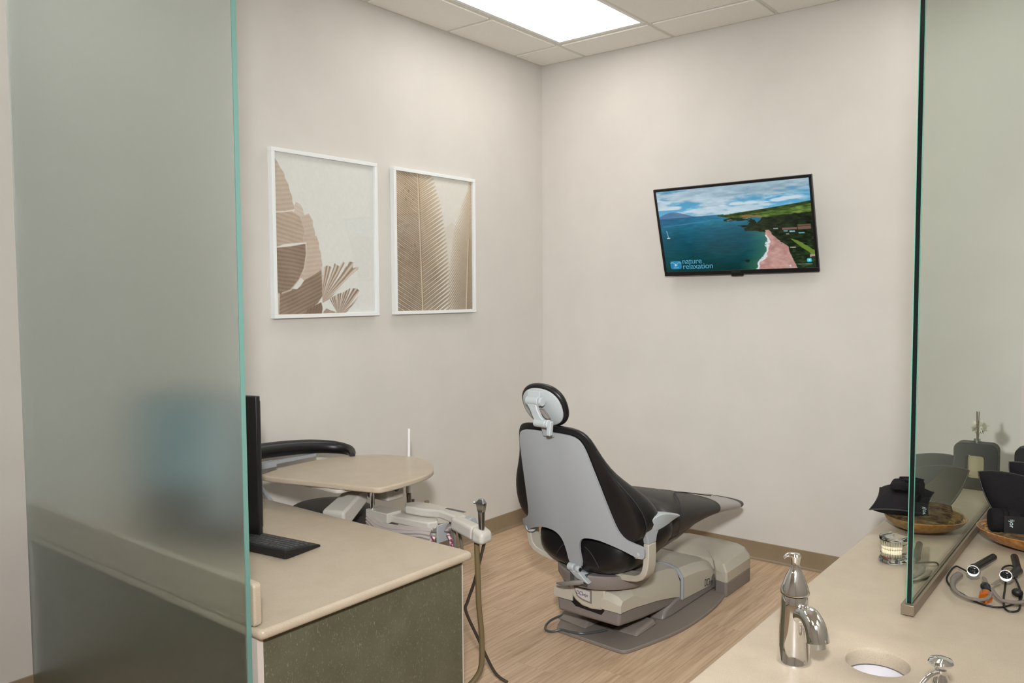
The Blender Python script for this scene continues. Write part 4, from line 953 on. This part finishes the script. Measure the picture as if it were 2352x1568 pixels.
rings = [[(BXc-.179, y, .065), (BXc+.179, y, .065), (BXc+.179, y, zt2-.053), (BXc+.150, y, zt2-.014), (BXc+.100, y, zt2), (BXc-.100, y, zt2), (BXc-.150, y, zt2-.014), (BXc-.179, y, zt2-.053)] for y, zt2 in ybs]
cpart('joint_band', wl(G().loft(rings)), PLAST2, parent=mh, bevel=.002)
wtext('lettering', 'DCI', .052, INK2, mh, (BXc+.1795, -.735, .062), (0, 1, -.12), (0, 0, 1), sx=.62, shear=.12)
wtext('lettering', 'edge', .036, INK2, mh, (BXc+.1795, -.686, .059), (0, 1, -.12), (0, 0, 1), sx=.62, shear=.12)
g = G().loft([[(BXc-.16, -1.13, .014), (BXc+.165, -1.13, .014), (BXc+.16, -1.10, .055), (BXc-.155, -1.10, .055)], [(BXc-.165, -1.05, .014), (BXc+.172, -1.05, .014), (BXc+.17, -1.0, .085), (BXc-.165, -1.0, .085)], [(BXc-.17, -.60, .014), (BXc+.174, -.60, .014), (BXc+.174, -.60, .10), (BXc-.17, -.60, .10)]])
cpart('base_housing', wl(g), TAUPE, bevel=.012, bseg=3)
# rear box next to the wall
far = [(1.10, -.30), (1.50, -.27), (1.56, -.30), (1.590, -.36)]
rb = [(1.590, -.36), (1.592, -.645), (1.585, -.655), (1.53, -.64), (1.50, -.60), (1.14, -.60), (1.09, -.61), (1.085, -.36), (1.11, -.30), (1.17, -.255), (1.50, -.255), (1.56, -.295)]
cpart('junction_box', wl(G().prism(rb, .0, .072)), TAUPE, bevel=.006, label='taupe lower half of the floor box')
def sh_(poly, c, k): return [(c[0]+(p[0]-c[0])*k, c[1]+(p[1]-c[1])*k) for p in poly]
cc = (1.34, -.45)
rings = [[(p[0], p[1], .0725) for p in rb], [(p[0], p[1], .122) for p in rb], [(p[0], p[1], .158) for p in sh_(rb, cc, .90)], [(p[0], p[1], .180) for p in sh_(rb, cc, .62)], [(p[0], p[1], .184) for p in sh_(rb, cc, .3)]]
cpart('junction_box_cover', wl(G().loft(rings)), BEIGEP, bevel=.008, bseg=3, angle=28)
# base plate
rp = [(1.512, -1.506), (1.540, -1.45), (1.567, -1.346), (1.597, -1.165), (1.609, -.973), (1.605, -.80), (1.588, -.674), (1.56, -.625), (1.51, -.61)]
bp_ = rp+[(2*1.341-x, y) for x, y in rp[::-1]]
bp_[-1] = (1.172, -1.486); bp_[-2] = (1.135, -1.43); bp_[-3] = (1.115, -1.346)
def chaikin(P, it):
    for _ in range(it):
        Q = []
        for a, b in zip(P, P[1:]+P[:1]): Q += [(a[0]*.78+b[0]*.22, a[1]*.78+b[1]*.22), (a[0]*.22+b[0]*.78, a[1]*.22+b[1]*.78)]
        P = Q
    return P
bp_ = [(1.140, -1.44), (1.166, -1.490), (1.20, -1.494), (1.485, -1.510), (1.525, -1.505), (1.552, -1.41), (1.585, -1.28), (1.612, -1.12), (1.616, -.92), (1.604, -.76), (1.572, -.60), (1.11, -.60), (1.078, -.76), (1.066, -.92), (1.070, -1.12), (1.095, -1.32)]
bp2 = [Vector((a, b, 0)) for a, b in chaikin(bp_, 3)]
cpart('base_plate', wl(G().prism([(p.x, p.y) for p in bp2], .0, .016)), TAUPE2, bevel=.004, bseg=2)
g = G().loft([[(1.10, -1.40, .0165), (1.275, -1.425, .0165), (1.30, -1.20, .0165), (1.13, -1.20, .0165)], [(1.12, -1.36, .05), (1.26, -1.38, .045), (1.28, -1.21, .07), (1.15, -1.21, .07)]])
cpart('plate_hump', wl(g), TAUPE2, bevel=.008)
g = G().loft([[(1.37, -1.36, .0165), (1.50, -1.36, .0165), (1.50, -1.18, .0165), (1.34, -1.18, .0165)], [(1.39, -1.34, .030), (1.485, -1.345, .030), (1.485, -1.19, .045), (1.37, -1.19, .045)]])
cpart('plate_hump', wl(g), TAUPE2, bevel=.01)
g = G().tube([(1.20, -1.33, .04), (1.14, -1.36, .035), (1.103, -1.42, .022), (1.10, -1.47, .012), (1.125, -1.515, .010), (1.165, -1.525, .012), (1.20, -1.50, .022), (1.245, -1.495, .022), (1.295, -1.475, .022), (1.34, -1.42, .023), (1.365, -1.385, .028)], .005, 10, 6)
cpart('cable', wl(g), DGREY)

# ================================================================ RIGHT COUNTER
rc = thing('counter_cabinet', 'green laminate cabinet carrying the right-hand counter', 'cabinet', (2.98, -1.6, 0))
X0, X1, Y0, Y1 = 2.425, 3.50, -3.05, -.001
obj('side_panel', G().box(X0+.025, X0+.045, Y0+.02, Y1-.02, 0, .604), LAM, parent=rc)
obj('end_panel', G().box(X0+.045, X1-.02, Y0+.02, Y0+.04, 0, .604), LAM, parent=rc)
obj('side_panel', G().box(X1-.045, X1-.025, Y0+.04, Y1-.02, 0, .604), LAM, parent=rc)
HX, HY, HR = 2.724, -2.405, .066
# worktop slab with the round waste hole: bridge hole circle to outer rectangle
g = G(); n = 48
circ = [(HX+HR*math.cos(2*PI*k/n), HY+HR*math.sin(2*PI*k/n)) for k in range(n)]
def sq(k, r=.16):
    a = 2*PI*k/n; c, s = math.cos(a), math.sin(a); m_ = r/max(abs(c), abs(s)); return (HX+m_*c, HY+m_*s)
sqp = [sq(k) for k in range(n)]
Zt, Zb = .642, .606
def lip(rr_, z): return [(HX+rr_*math.cos(2*PI*k/n), HY+rr_*math.sin(2*PI*k/n), z) for k in range(n)]
g.loft([[(p[0], p[1], Zb) for p in sqp], lip(HR, Zb), lip(HR, Zt-.012), lip(HR+.003, Zt-.004), lip(HR+.011, Zt), [(p[0], p[1], Zt) for p in sqp]], cap=False)
q0, q1, p0_, p1_ = HX-.16, HX+.16, HY-.16, HY+.16
def plate(x0, x1, y0, y1): g.add([(x0, y0, Zt), (x1, y0, Zt), (x1, y1, Zt), (x0, y1, Zt)], [(0, 1, 2, 3)]); g.add([(x0, y0, Zb), (x1, y0, Zb), (x1, y1, Zb), (x0, y1, Zb)], [(3, 2, 1, 0)])
e_ = .008
plate(X0+e_, q0, Y0+e_, Y1); plate(q1, X1, Y0+e_, Y1); plate(q0, q1, Y0+e_, p0_); plate(q0, q1, p1_, Y1)
# rounded left and near edges
def edge_prof(t): return [(e_-e_*math.sin(a), -e_+e_*math.cos(a)) for a in (0, .4, .8, 1.2, 1.57)]
L0 = [(X0+dx, Zt+dz) for dx, dz in edge_prof(0)]+[(X0+e_-dx_, Zb+dz_) for dx_, dz_ in ((e_, e_), (e_*.7, e_*.3), (0, 0))]
for a, b in zip(L0[:-1], L0[1:]):
    g.add([(a[0], Y0+e_, a[1]), (a[0], Y1, a[1]), (b[0], Y1, b[1]), (b[0], Y0+e_, b[1])], [(0, 1, 2, 3)])
g.add([(X0, Y0+e_, Zb), (X1, Y0+e_, Zb), (X1, Y0+e_, Zt), (X0, Y0+e_, Zt)], [(0, 1, 2, 3)]); g.add([(X1, Y0, Zb), (X1, Y1, Zb), (X1, Y1, Zt), (X1, Y0, Zt)], [(0, 1, 2, 3)])
ct = tag(obj('counter_worktop', g, COUNTER, org=(2.96, -1.52, .606), angle=30), 'speckled beige counter with a round waste hole, at right', 'worktop')
bn = G().lathe([(.072, .0), (.080, .125), (.078, .125), (.070, .004)], (HX, HY, .4805), 48)
tag(obj('waste_bin', bn, BINW, org=(HX, HY, .4805)), 'white waste bin seen inside the round hole in the counter', 'bin')
obj('bin_shelf', G().box(2.50, 3.2, -2.75, -2.1, .465, .479), EDGEB, parent=rc)

# faucet
FX, FY, FZ = 2.572, -2.520, .642
fc = thing('faucet', 'chrome single-lever faucet standing on the right counter', 'faucet', (FX, FY, FZ))
obj('faucet_body', G().lathe([(.0385, 0), (.0385, .004), (.0365, .008), (.0345, .05), (.0318, .10), (.0300, .135), (.0288, .150), (.027, .156)], (FX, FY, FZ), 48), CHROME, parent=fc)
hn = obj('lever_cone', G().lathe([(.0275, .157), (.0325, .160), (.0325, .165), (.0275, .180), (.0205, .200), (.0145, .212), (.0115, .218), (.0100, .228), (.0115, .240), (.0130, .246), (.010, .251), (.003, .253)], (FX, FY, FZ), 40), CHROME, parent=fc)
cr_ = Vector((.782, .623, 0)); cf_ = Vector((-.623, .782, 0))
g = G().tube([Vector((FX, FY, FZ+.246)), Vector((FX, FY, FZ+.249))-cr_*.012, Vector((FX, FY, FZ+.247))-cr_*.021, Vector((FX, FY, FZ+.241))-cr_*.026], [.011, .009, .006, .004], 14, 4, flat=.6)
obj('lever_tip', g, CHROME, parent=hn)
sd = (cr_*.30-cf_*.95).normalized(); B0 = Vector((FX, FY, FZ))
path = [B0+sd*.004+Vector((0, 0, .095)), B0+sd*.026+Vector((0, 0, .119)), B0+sd*.050+Vector((0, 0, .124)), B0+sd*.068+Vector((0, 0, .112)), B0+sd*.078+Vector((0, 0, .094)), B0+sd*.082+Vector((0, 0, .078))]
obj('spout', G().tube(path, [.020, .022, .0225, .0235, .0245, .0255], 24, 5), CHROME, parent=fc)
g = G().tube([path[-1]+Vector((0, 0, .004)), path[-1]+sd*.003+Vector((0, 0, -.013))], [.0165, .0155], 20, 1); obj('aerator', g, STEEL, parent=fc)
# soap dispenser
SX, SY = 2.878, -2.535
so = thing('soap_dispenser', 'chrome pump dispenser with round flat head at the bottom edge of the counter', 'soap dispenser', (SX, SY, .642))
obj('dispenser_body', G().lathe([(.024, 0), (.024, .004), (.020, .008), (.018, .03), (.0155, .055), (.0115, .064), (.0115, .074)], (SX, SY, .642), 32), CHROME, parent=so)
obj('pump_head', G().lathe([(.010, .074), (.014, .080), (.022, .085), (.0245, .090), (.022, .095), (.012, .099), (.002, .100)], (SX, SY, .642), 32), CHROME, parent=so)
sp_ = (-cr_*.95-cf_*.5).normalized(); Bs = Vector((SX, SY, .642+.066))
obj('nozzle', G().tube([Bs, Bs+sp_*.02+Vector((0, 0, .004)), Bs+sp_*.045+Vector((0, 0, -.001)), Bs+sp_*.068+Vector((0, 0, -.014))], [.0065, .0062, .0055, .005], 14, 4), CHROME, parent=so)

# bowls
def bowl(name_label, cx, cy, rx, ry, h, m_out, rot=0):
    z0 = .6425; t = thing('bowl', name_label, 'bowl', (cx, cy, z0), group='wooden bowls on the right counter')
    out = [(.42, 0), (.62, .10), (.80, .32), (.93, .64), (1.0, 1.0)]
    def rg(k, z, dz=0): return [(cx+rx*k*math.cos(a)*math.cos(rot)-ry*k*math.sin(a)*math.sin(rot), cy+rx*k*math.cos(a)*math.sin(rot)+ry*k*math.sin(a)*math.cos(rot), z0+h*z+dz) for a in [2*PI*i/56 for i in range(56)]]
    g = G().loft([rg(k, z) for k, z in out]+[rg(.985, 1.0, .002), rg(.965, 1.0, 0)], cap=False); g.add(rg(.42, 0), [tuple(range(56))])
    obj('bowl_shell', g, m_out, parent=t, angle=60)
    g = G().loft([rg(.965, 1.0), rg(.90, .66), rg(.77, .36), rg(.58, .16), rg(.3, .10)], cap=False); g.add(rg(.3, .10), [tuple(range(56))])
    obj('woven_lining', g, WEAVE, parent=t, angle=60)
    return t
bowl('golden brown bowl under a flat black pillow, left of the clear glass', 2.560, -1.165, .130, .175, .052, BOWLM2)
bowl('amber brown woven-lined bowl with black pillow, right of the clear glass', 2.930, -1.20, .195, .160, .052, BOWLM)
# pillows
def pillow_mesh(a, b, t, corner=.25, n=18):
    g = G(); vs = []; idx = {}
    for sgn in (1, -1):
        for i in range(n+1):
            for j in range(n+1):
                x = -1+2*i/n; y = -1+2*j/n
                ex_ = abs(x)**8+abs(y)**8
                px = a*x*(1-corner*.32*(1-y*y)*abs(x)); py = b*y*(1-corner*.32*(1-x*x)*abs(y))
                z = sgn*t*((1-x**4)*(1-y**4))**.55*(1-.18*(x*x+y*y))
                if (i in (0, n) or j in (0, n)):
                    if sgn == -1: idx[(sgn, i, j)] = idx[(1, i, j)]; continue
                    z = 0
                idx[(sgn, i, j)] = len(vs); vs.append((px, py, z))
    f = []
    for sgn in (1, -1):
        for i in range(n):
            for j in range(n):
                q = (idx[(sgn, i, j)], idx[(sgn, i+1, j)], idx[(sgn, i+1, j+1)], idx[(sgn, i, j+1)]); f.append(q if sgn > 0 else q[::-1])
    g.add(vs, f)
    bd = [vs[idx[(1, i, 0)]] for i in range(n)]+[vs[idx[(1, n, j)]] for j in range(n)]+[vs[idx[(1, n-i, n)]] for i in range(n)]+[vs[idx[(1, 0, n-j)]] for j in range(n)]
    return g, bd
def pillow(label, loc, rot, a, b, t, bend=0.0, corner=.3):
    T_ = thing('neck_pillow', label, 'pillow', loc, group='black neck pillows in the bowls')
    g, bd = pillow_mesh(a, b, t, corner)
    M = Matrix.Translation(loc) @ rot
    def bf(p): return (p[0], p[1], p[2]+bend*(p[0]/a)**2)
    g.v = [bf(p) for p in g.v]; bd = [bf(p) for p in bd]
    g.xf(M); obj('pillow_cover', g, CLOTH, parent=T_, angle=60)
    obj('piping', G().tube([M @ Vector(p) for p in bd], .0022, 6, 1, closed=True, cap=False), SEAM, parent=T_)
    return T_
# flat pillow on the left bowl
pillow('flat black pillow lying on the left bowl, left of the clear glass', (2.500, -1.205, .740), Matrix.Rotation(math.radians(8), 4, 'Z') @ Matrix.Rotation(.05, 4, 'X') @ Matrix.Rotation(-.02, 4, 'Y'), .092, .150, .038, bend=-.004)
# standing pillows in the right bowl: two wings meeting in a fold
def diag_rot(d, nrm):
    d = Vector(d).normalized(); nv = Vector(nrm); nv = (nv-d*nv.dot(d)).normalized(); t = nv.cross(d)
    x = (t*.62-d)/1.414; y = (t*.62+d)/1.414      # corner (-1, +1) of the pillow points along d
    if x.cross(y).dot(nv) < 0: nv = -nv
    return Matrix(((x.x, y.x, nv.x, 0), (x.y, y.y, nv.y, 0), (x.z, y.z, nv.z, 0), (0, 0, 0, 1)))
pillow('black pillow with a pointed corner leaning against the clear glass, in the right bowl', (2.862, -1.175, .778), diag_rot((-.127, -.02, .094), (.25, -.85, .45)), .112, .112, .052, corner=-.45)
pillow('black folded pillow standing behind the pointed one in the right bowl', (2.935, -1.055, .782), diag_rot((-.13, .01, .11), (.15, -.9, .30)), .118, .118, .040, corner=-.45)
# eye mask on the left pillow
em = thing('eye_mask', 'folded black padded eye mask lying on the flat pillow behind the glass edge', 'eye mask', (2.555, -1.20, .805))
g = G(); rg_ = []
shape = [(-.075, -.065), (-.082, .0), (-.07, .07), (-.02, .085), (.05, .08), (.08, .04), (.082, -.03), (.07, -.075), (.03, -.06), (.0, -.072), (-.035, -.085)]
pv, _ = catmull([Vector((a, b, 0)) for a, b in shape], None, 4, True)
for k, z in ((.75, .0), (.8, .006), (1.0, .012), (1.0, .024), (.93, .032), (.6, .036), (.2, .037)):
    rg_.append([(2.515+p.x*k*.62, -1.20+p.y*k*.8, .7745+z+.003*math.sin(p.x*60+p.y*40)) for p in pv])
obj('padded_lobe', g.loft(rg_), CLOTH, parent=em, angle=60)
g = G().tube([(2.48, -1.16, .810), (2.52, -1.165, .815), (2.56, -1.17, .812)], .010, 8, 4, flat=.35); g.box(2.50, 2.55, -1.225, -1.19, .8112, .8165)
obj('strap', g, CLOTH, parent=em)
# rolled headset with strap in the right bowl
hp = thing('rolled_massager', 'black rolled cloth eye massager with lettered strap at the front of the right bowl', 'eye massager', (2.86, -1.25, .67))
e0 = Vector((2.826, -1.268, .733)); ax_ = Vector((.92, .39, 0)).normalized()
def roll(c, r, ln):
    g = G(); c = Vector(c); R_ = []
    side = Vector((0, 0, 1)); fwd = ax_.cross(side)
    for t, k in ((-.5, .55), (-.49, .85), (-.42, .98), (-.2, 1.0), (-.12, .96), (-.10, .90), (-.08, .96), (0, 1.0), (.05, .96), (.07, .90), (.09, .96), (.3, 1.02), (.42, .97), (.5, .75), (.51, .4)):
        R_.append([tuple(c+ax_*t*ln+r*k*(math.cos(2*PI*i/28)*side+math.sin(2*PI*i/28)*fwd)) for i in range(28)])
    return g.loft(R_)
obj('roll', roll(e0, .040, .088), CLOTH, parent=hp, angle=30); obj('roll', roll(e0+ax_*.105+Vector((0, .012, .003)), .042, .095), CLOTH, parent=hp, angle=30)
fn = ax_.cross(Vector((0, 0, 1))).normalized()
if fn.y > 0: fn = -fn
S0 = e0+fn*.041-ax_*.012
g = G().loft([[tuple(S0+ax_*t+fn*o+Vector((0, 0, z))) for z in (-.030, .026)]+[tuple(S0+ax_*t+fn*(o-.003)+Vector((0, 0, z))) for z in (.026, -.030)] for t, o in ((0, .0), (.03, .004), (.08, .006), (.18, .004))])
strp = obj('strap', g, BLACK2, parent=hp, label='flat black strap with white lettering')
Mx = Matrix.Translation(-Vector(ORG[hp.name])) @ frame_M(S0+ax_*.014+fn*.0075+Vector((0, 0, .017)), (0, 0, -1), (ax_.x, ax_.y, 0))
text('lettering', 'ijor', .020, LOGOW, strp, Mx, sx=1.0)
# loupes
lp = thing('dental_loupes', 'grey-framed magnifying loupes with orange light filter lying on the right counter', 'loupes', (2.86, -1.75, .6425))
z_ = .664
frA = [(2.772, -1.715, z_), (2.768, -1.75, z_), (2.768, -1.784, z_), (2.779, -1.841, z_), (2.797, -1.882, z_), (2.824, -1.906, z_), (2.853, -1.907, z_+.002), (2.870, -1.895, z_+.006), (2.874, -1.862, z_+.012)]
frB = [(2.872, -1.83, z_+.012), (2.882, -1.85, z_+.006), (2.896, -1.866, z_), (2.914, -1.872, z_), (2.937, -1.862, z_), (2.957, -1.83, z_), (2.968, -1.785, z_), (2.965, -1.72, z_)]
obj('frame', G().tube(frA, [.011, .011, .009, .0065, .006, .0055, .0055, .006, .005], 10, 4, flat=.8), GREYFR, parent=lp, label='grey left half of frame')
obj('frame', G().tube(frB, [.005, .006, .0055, .0055, .006, .0065, .009, .010], 10, 4, flat=.8), GREYFR, parent=lp)
for (p, q, e, ln_) in (((2.827, -1.489, .668), (2.801, -1.650, .672), (2.808, -1.712, .672), 1), ((2.878, -1.45, .668), (2.905, -1.60, .672), (2.888, -1.700, .672), 1)):
    g = G().tube([p, q], .0108, 20, 1); g.tube([q, Vector(q).lerp(Vector(e), .6)], [.0135, .010], 16, 1); g.tube([Vector(q).lerp(Vector(e), .5), Vector(e)+Vector((0, .006, 0))], .0125, 16, 1)
    sc2 = obj('telescope_barrel', g, BLACK, parent=lp, bevel=.001)
    vdir = (Vector((3.2, -4.35, 1.49))-Vector(e)).normalized(); e2 = Vector(e)+vdir*.004+Vector((0, 0, .008))
    g = G().tube([e2-Vector((0, -.014, .006)), e2+Vector((0, -.010, .004))], .0165, 28, 1); obj('lens_ring', g, STEEL, parent=sc2, bevel=.001)
    g = G().ball(tuple(e2+Vector((0, -.0085, .0034))), (.0150, .0060, .0145), 28, 14); obj('lens', g, LENS, parent=sc2)
g = G().ball((2.852, -1.806, .672), (.013, .013, .012)); g.cyl((2.852, -1.806, .672), (2.868, -1.835, .668), .009); obj('headlight', g, BLACK, parent=lp)
g = G().tube([(2.858, -1.842, .664), (2.861, -1.862, .658)], [.0155, .0165], 20, 1); obj('light_filter', g, ORANGE, parent=lp, bevel=.002, label='orange round filter')
for p in ((2.836, -1.735, .676), (2.878, -1.735, .676)):
    q = Vector(p).lerp(Vector((2.860, -1.80, .672)), .72); g = G().tube([p, Vector(p).lerp(q, .3), q], [.003, .006, .003], 10, 4, flat=.5); obj('nose_pad', g, GREYFR, parent=lp)
cb = [(2.80, -1.70, .668), (2.767, -1.653, .664), (2.748, -1.630, .660), (2.739, -1.655, .652), (2.743, -1.734, .648), (2.768, -1.792, .646), (2.803, -1.833, .646), (2.842, -1.873, .646), (2.875, -1.884, .646), (2.903, -1.872, .647), (2.928, -1.824, .650), (2.935, -1.78, .655), (2.915, -1.70, .668), (2.893, -1.642, .672), (2.878, -1.64, .672), (2.866, -1.606, .670), (2.870, -1.564, .668), (2.884, -1.548, .668), (2.903, -1.587, .668), (2.908, -1.653, .668)]
obj('cable', G().tube(cb, .0027, 8, 6), BLACK2, parent=lp)
cb2 = [(2.887, -1.70, .665), (2.891, -1.745, .655), (2.898, -1.82, .650), (2.91, -1.882, .647), (2.926, -1.892, .646), (2.94, -1.865, .648), (2.93, -1.78, .652), (2.918, -1.74, .660)]
obj('cable', G().tube(cb2, .0027, 8, 6), BLACK2, parent=lp)
g = G().ball((2.925, -1.78, .664), (.014, .012, .012)); obj('cable_plug', g, BLACK2, parent=lp)
# jaw model
jm = thing('jaw_model', 'clear acrylic teeth model standing beside the glass edge', 'jaw model', (2.573, -1.635, .6425))
jc = Vector((2.573, -1.635, 0)); jr = math.radians(-24)
def horseshoe(r, rin, k=1.15):
    o = [(r*math.cos(a), -r*k*math.sin(a)) for a in [PI*i/18 for i in range(19)]]
    o = [(r, .035)]+o+[(-r, .035)]; i_ = [(rin*math.cos(a), -rin*k*math.sin(a)) for a in [PI*i/18 for i in range(19)]][::-1]
    return o+[(-rin, .035)]+i_+[(rin, .035)]
JM = Matrix.Translation((jc.x, jc.y, 0)) @ Matrix.Rotation(jr, 4, 'Z')
full = [(.040, .036)]+[(.040*math.cos(a), -.046*math.sin(a)) for a in [PI*i/18 for i in range(19)]]+[(-.040, .036)]
g = G().prism(full, .643, .657).xf(JM); obj('lower_base', g, ACRYL, parent=jm, bevel=.003)
g = G().prism([(x*.98, y*.98) for x, y in full], .712, .724).xf(JM); obj('upper_plate', g, ACRYL, parent=jm, bevel=.003)
g = G().prism(horseshoe(.036, .022), .657, .672).xf(JM); obj('lower_gum', g, ACRYL, parent=jm, bevel=.003)
g = G().prism(horseshoe(.037, .022), .697, .712).xf(JM); obj('upper_gum', g, ACRYL, parent=jm, bevel=.003)
tmsh = {}
for up in (0, 1):
    for i in range(14):
        a = PI*(i+.5)/14; r = .0305 if up else .0295
        x, y = r*math.cos(a), -r*1.15*math.sin(a)
        wd2 = .0036 if 3 < i < 10 else .0046
        key = (up, wd2)
        if key not in tmsh:
            s = 1 if up else -1
            gg = G().loft([[(q[0]*wd2*k, q[1]*.0034*k, s*z) for q in [(math.cos(2*PI*j/10), math.sin(2*PI*j/10)) for j in range(10)]] for k, z in ((.35, .016), (.6, .011), (.95, .004), (1.05, -.001), (.95, -.006), (.6, -.0085))])
            me = bpy.data.meshes.new('tooth'); me.from_pydata(gg.v, [], gg.f); bm = bmesh.new(); bm.from_mesh(me); bmesh.ops.recalc_face_normals(bm, faces=bm.faces); bm.to_mesh(me); bm.free(); me.shade_smooth(); me.materials.append(TOOTH); tmsh[key] = me
        o = bpy.data.objects.new('tooth', tmsh[key]); C.objects.link(o); o.parent = jm
        o.matrix_local = Matrix.Translation(-Vector(ORG[jm.name])) @ JM @ Matrix.Translation((x, y, .694 if up else .676)) @ Matrix.Rotation(PI/2-a if False else -a+PI/2, 4, 'Z')
for (x, y, z, c) in ((.010, -.0405, .646, IMPL), (-.014, -.039, .646, IMPL), (.030, -.02, .646, IMPL)):
    g = G().box(x-.008, x+.008, y-.003, y+.003, z, z+.008).xf(JM); obj('metal_insert', g, c, parent=jm)
for (x, y, z) in ((.012, -.0445, .661), (.020, -.040, .661), (.004, -.046, .664)):
    obj('red_mark', G().box(x-.0015, x+.0015, y-.0015, y+.0015, z-.0015, z+.0015).xf(JM), REDP, parent=jm)
# reed diffuser (mostly beyond the right edge, seen mirrored in the glass)
rd = thing('reed_diffuser', 'black square-framed reed diffuser with white flower by the right picture edge', 'diffuser', (2.85, -.38, .6425))
dx0, dx1, dz0, dz1 = 2.752, 2.918, .643, .842
outer = rrect(dx0, dx1, dz0, dz1, .03, 6); inner = rrect(dx0+.048, dx1-.048, dz0+.045, dz1-.052, .012, 6)
g = G(); n = len(outer)
for y in (-.405, -.36): pass
vs = [(p[0], -.435, p[1]) for p in outer]+[(p[0], -.435, p[1]) for p in inner]+[(p[0], -.36, p[1]) for p in outer]+[(p[0], -.36, p[1]) for p in inner]
f = []
for i in range(n):
    j = (i+1) % n; f += [(i, j, n+j, n+i), (2*n+j, 2*n+i, 3*n+i, 3*n+j), (i, 2*n+i, 2*n+j, j), (n+i, n+j, 3*n+j, 3*n+i)]
g.add(vs, f); obj('square_frame', g, BLACK2, parent=rd, bevel=.002, bseg=2)
mx_ = (dx0+dx1)/2
obj('bottle', G().prism(rrect(dx0+.053, dx1-.053, dz0+.047, dz1-.056, .012, 5), -.420, -.375, axis='y'), BOTTLE, parent=rd, bevel=.003)
obj('neck', G().cyl((mx_, -.397, dz1+.0005), (mx_, -.397, dz1+.016), .013), STEEL, parent=rd)
for k, (a, b) in enumerate(((-.005, .004), (0, -.004), (.005, .003))):
    obj('reed', G().cyl((mx_, -.397, dz1-.06), (mx_+a, -.397+b, .975), .0018, seg=8), REED, parent=rd)
g = G(); rnd = random.Random(5); fc_ = Vector((mx_-.004, -.375, .905)); g.ball(tuple(fc_), .017, 14, 8)
for k in range(240):
    z = rnd.uniform(-1, 1); a = rnd.uniform(0, 2*PI); r = math.sqrt(1-z*z); d = Vector((r*math.cos(a), r*math.sin(a), z)); L2 = .036*rnd.uniform(.8, 1.1)
    sd_ = d.cross(Vector((.3, .5, .8))).normalized()*.0042
    g.add([tuple(fc_), tuple(fc_+d*L2*.6+sd_), tuple(fc_+d*L2), tuple(fc_+d*L2*.6-sd_)], [(0, 1, 2, 3)])
obj('flower_head', g, PETAL, parent=rd, label='ivory puffball flower')
obj('flower_stem', G().cyl((mx_, -.385, dz1-.03), tuple(fc_), .0015, seg=8), REED, parent=rd)
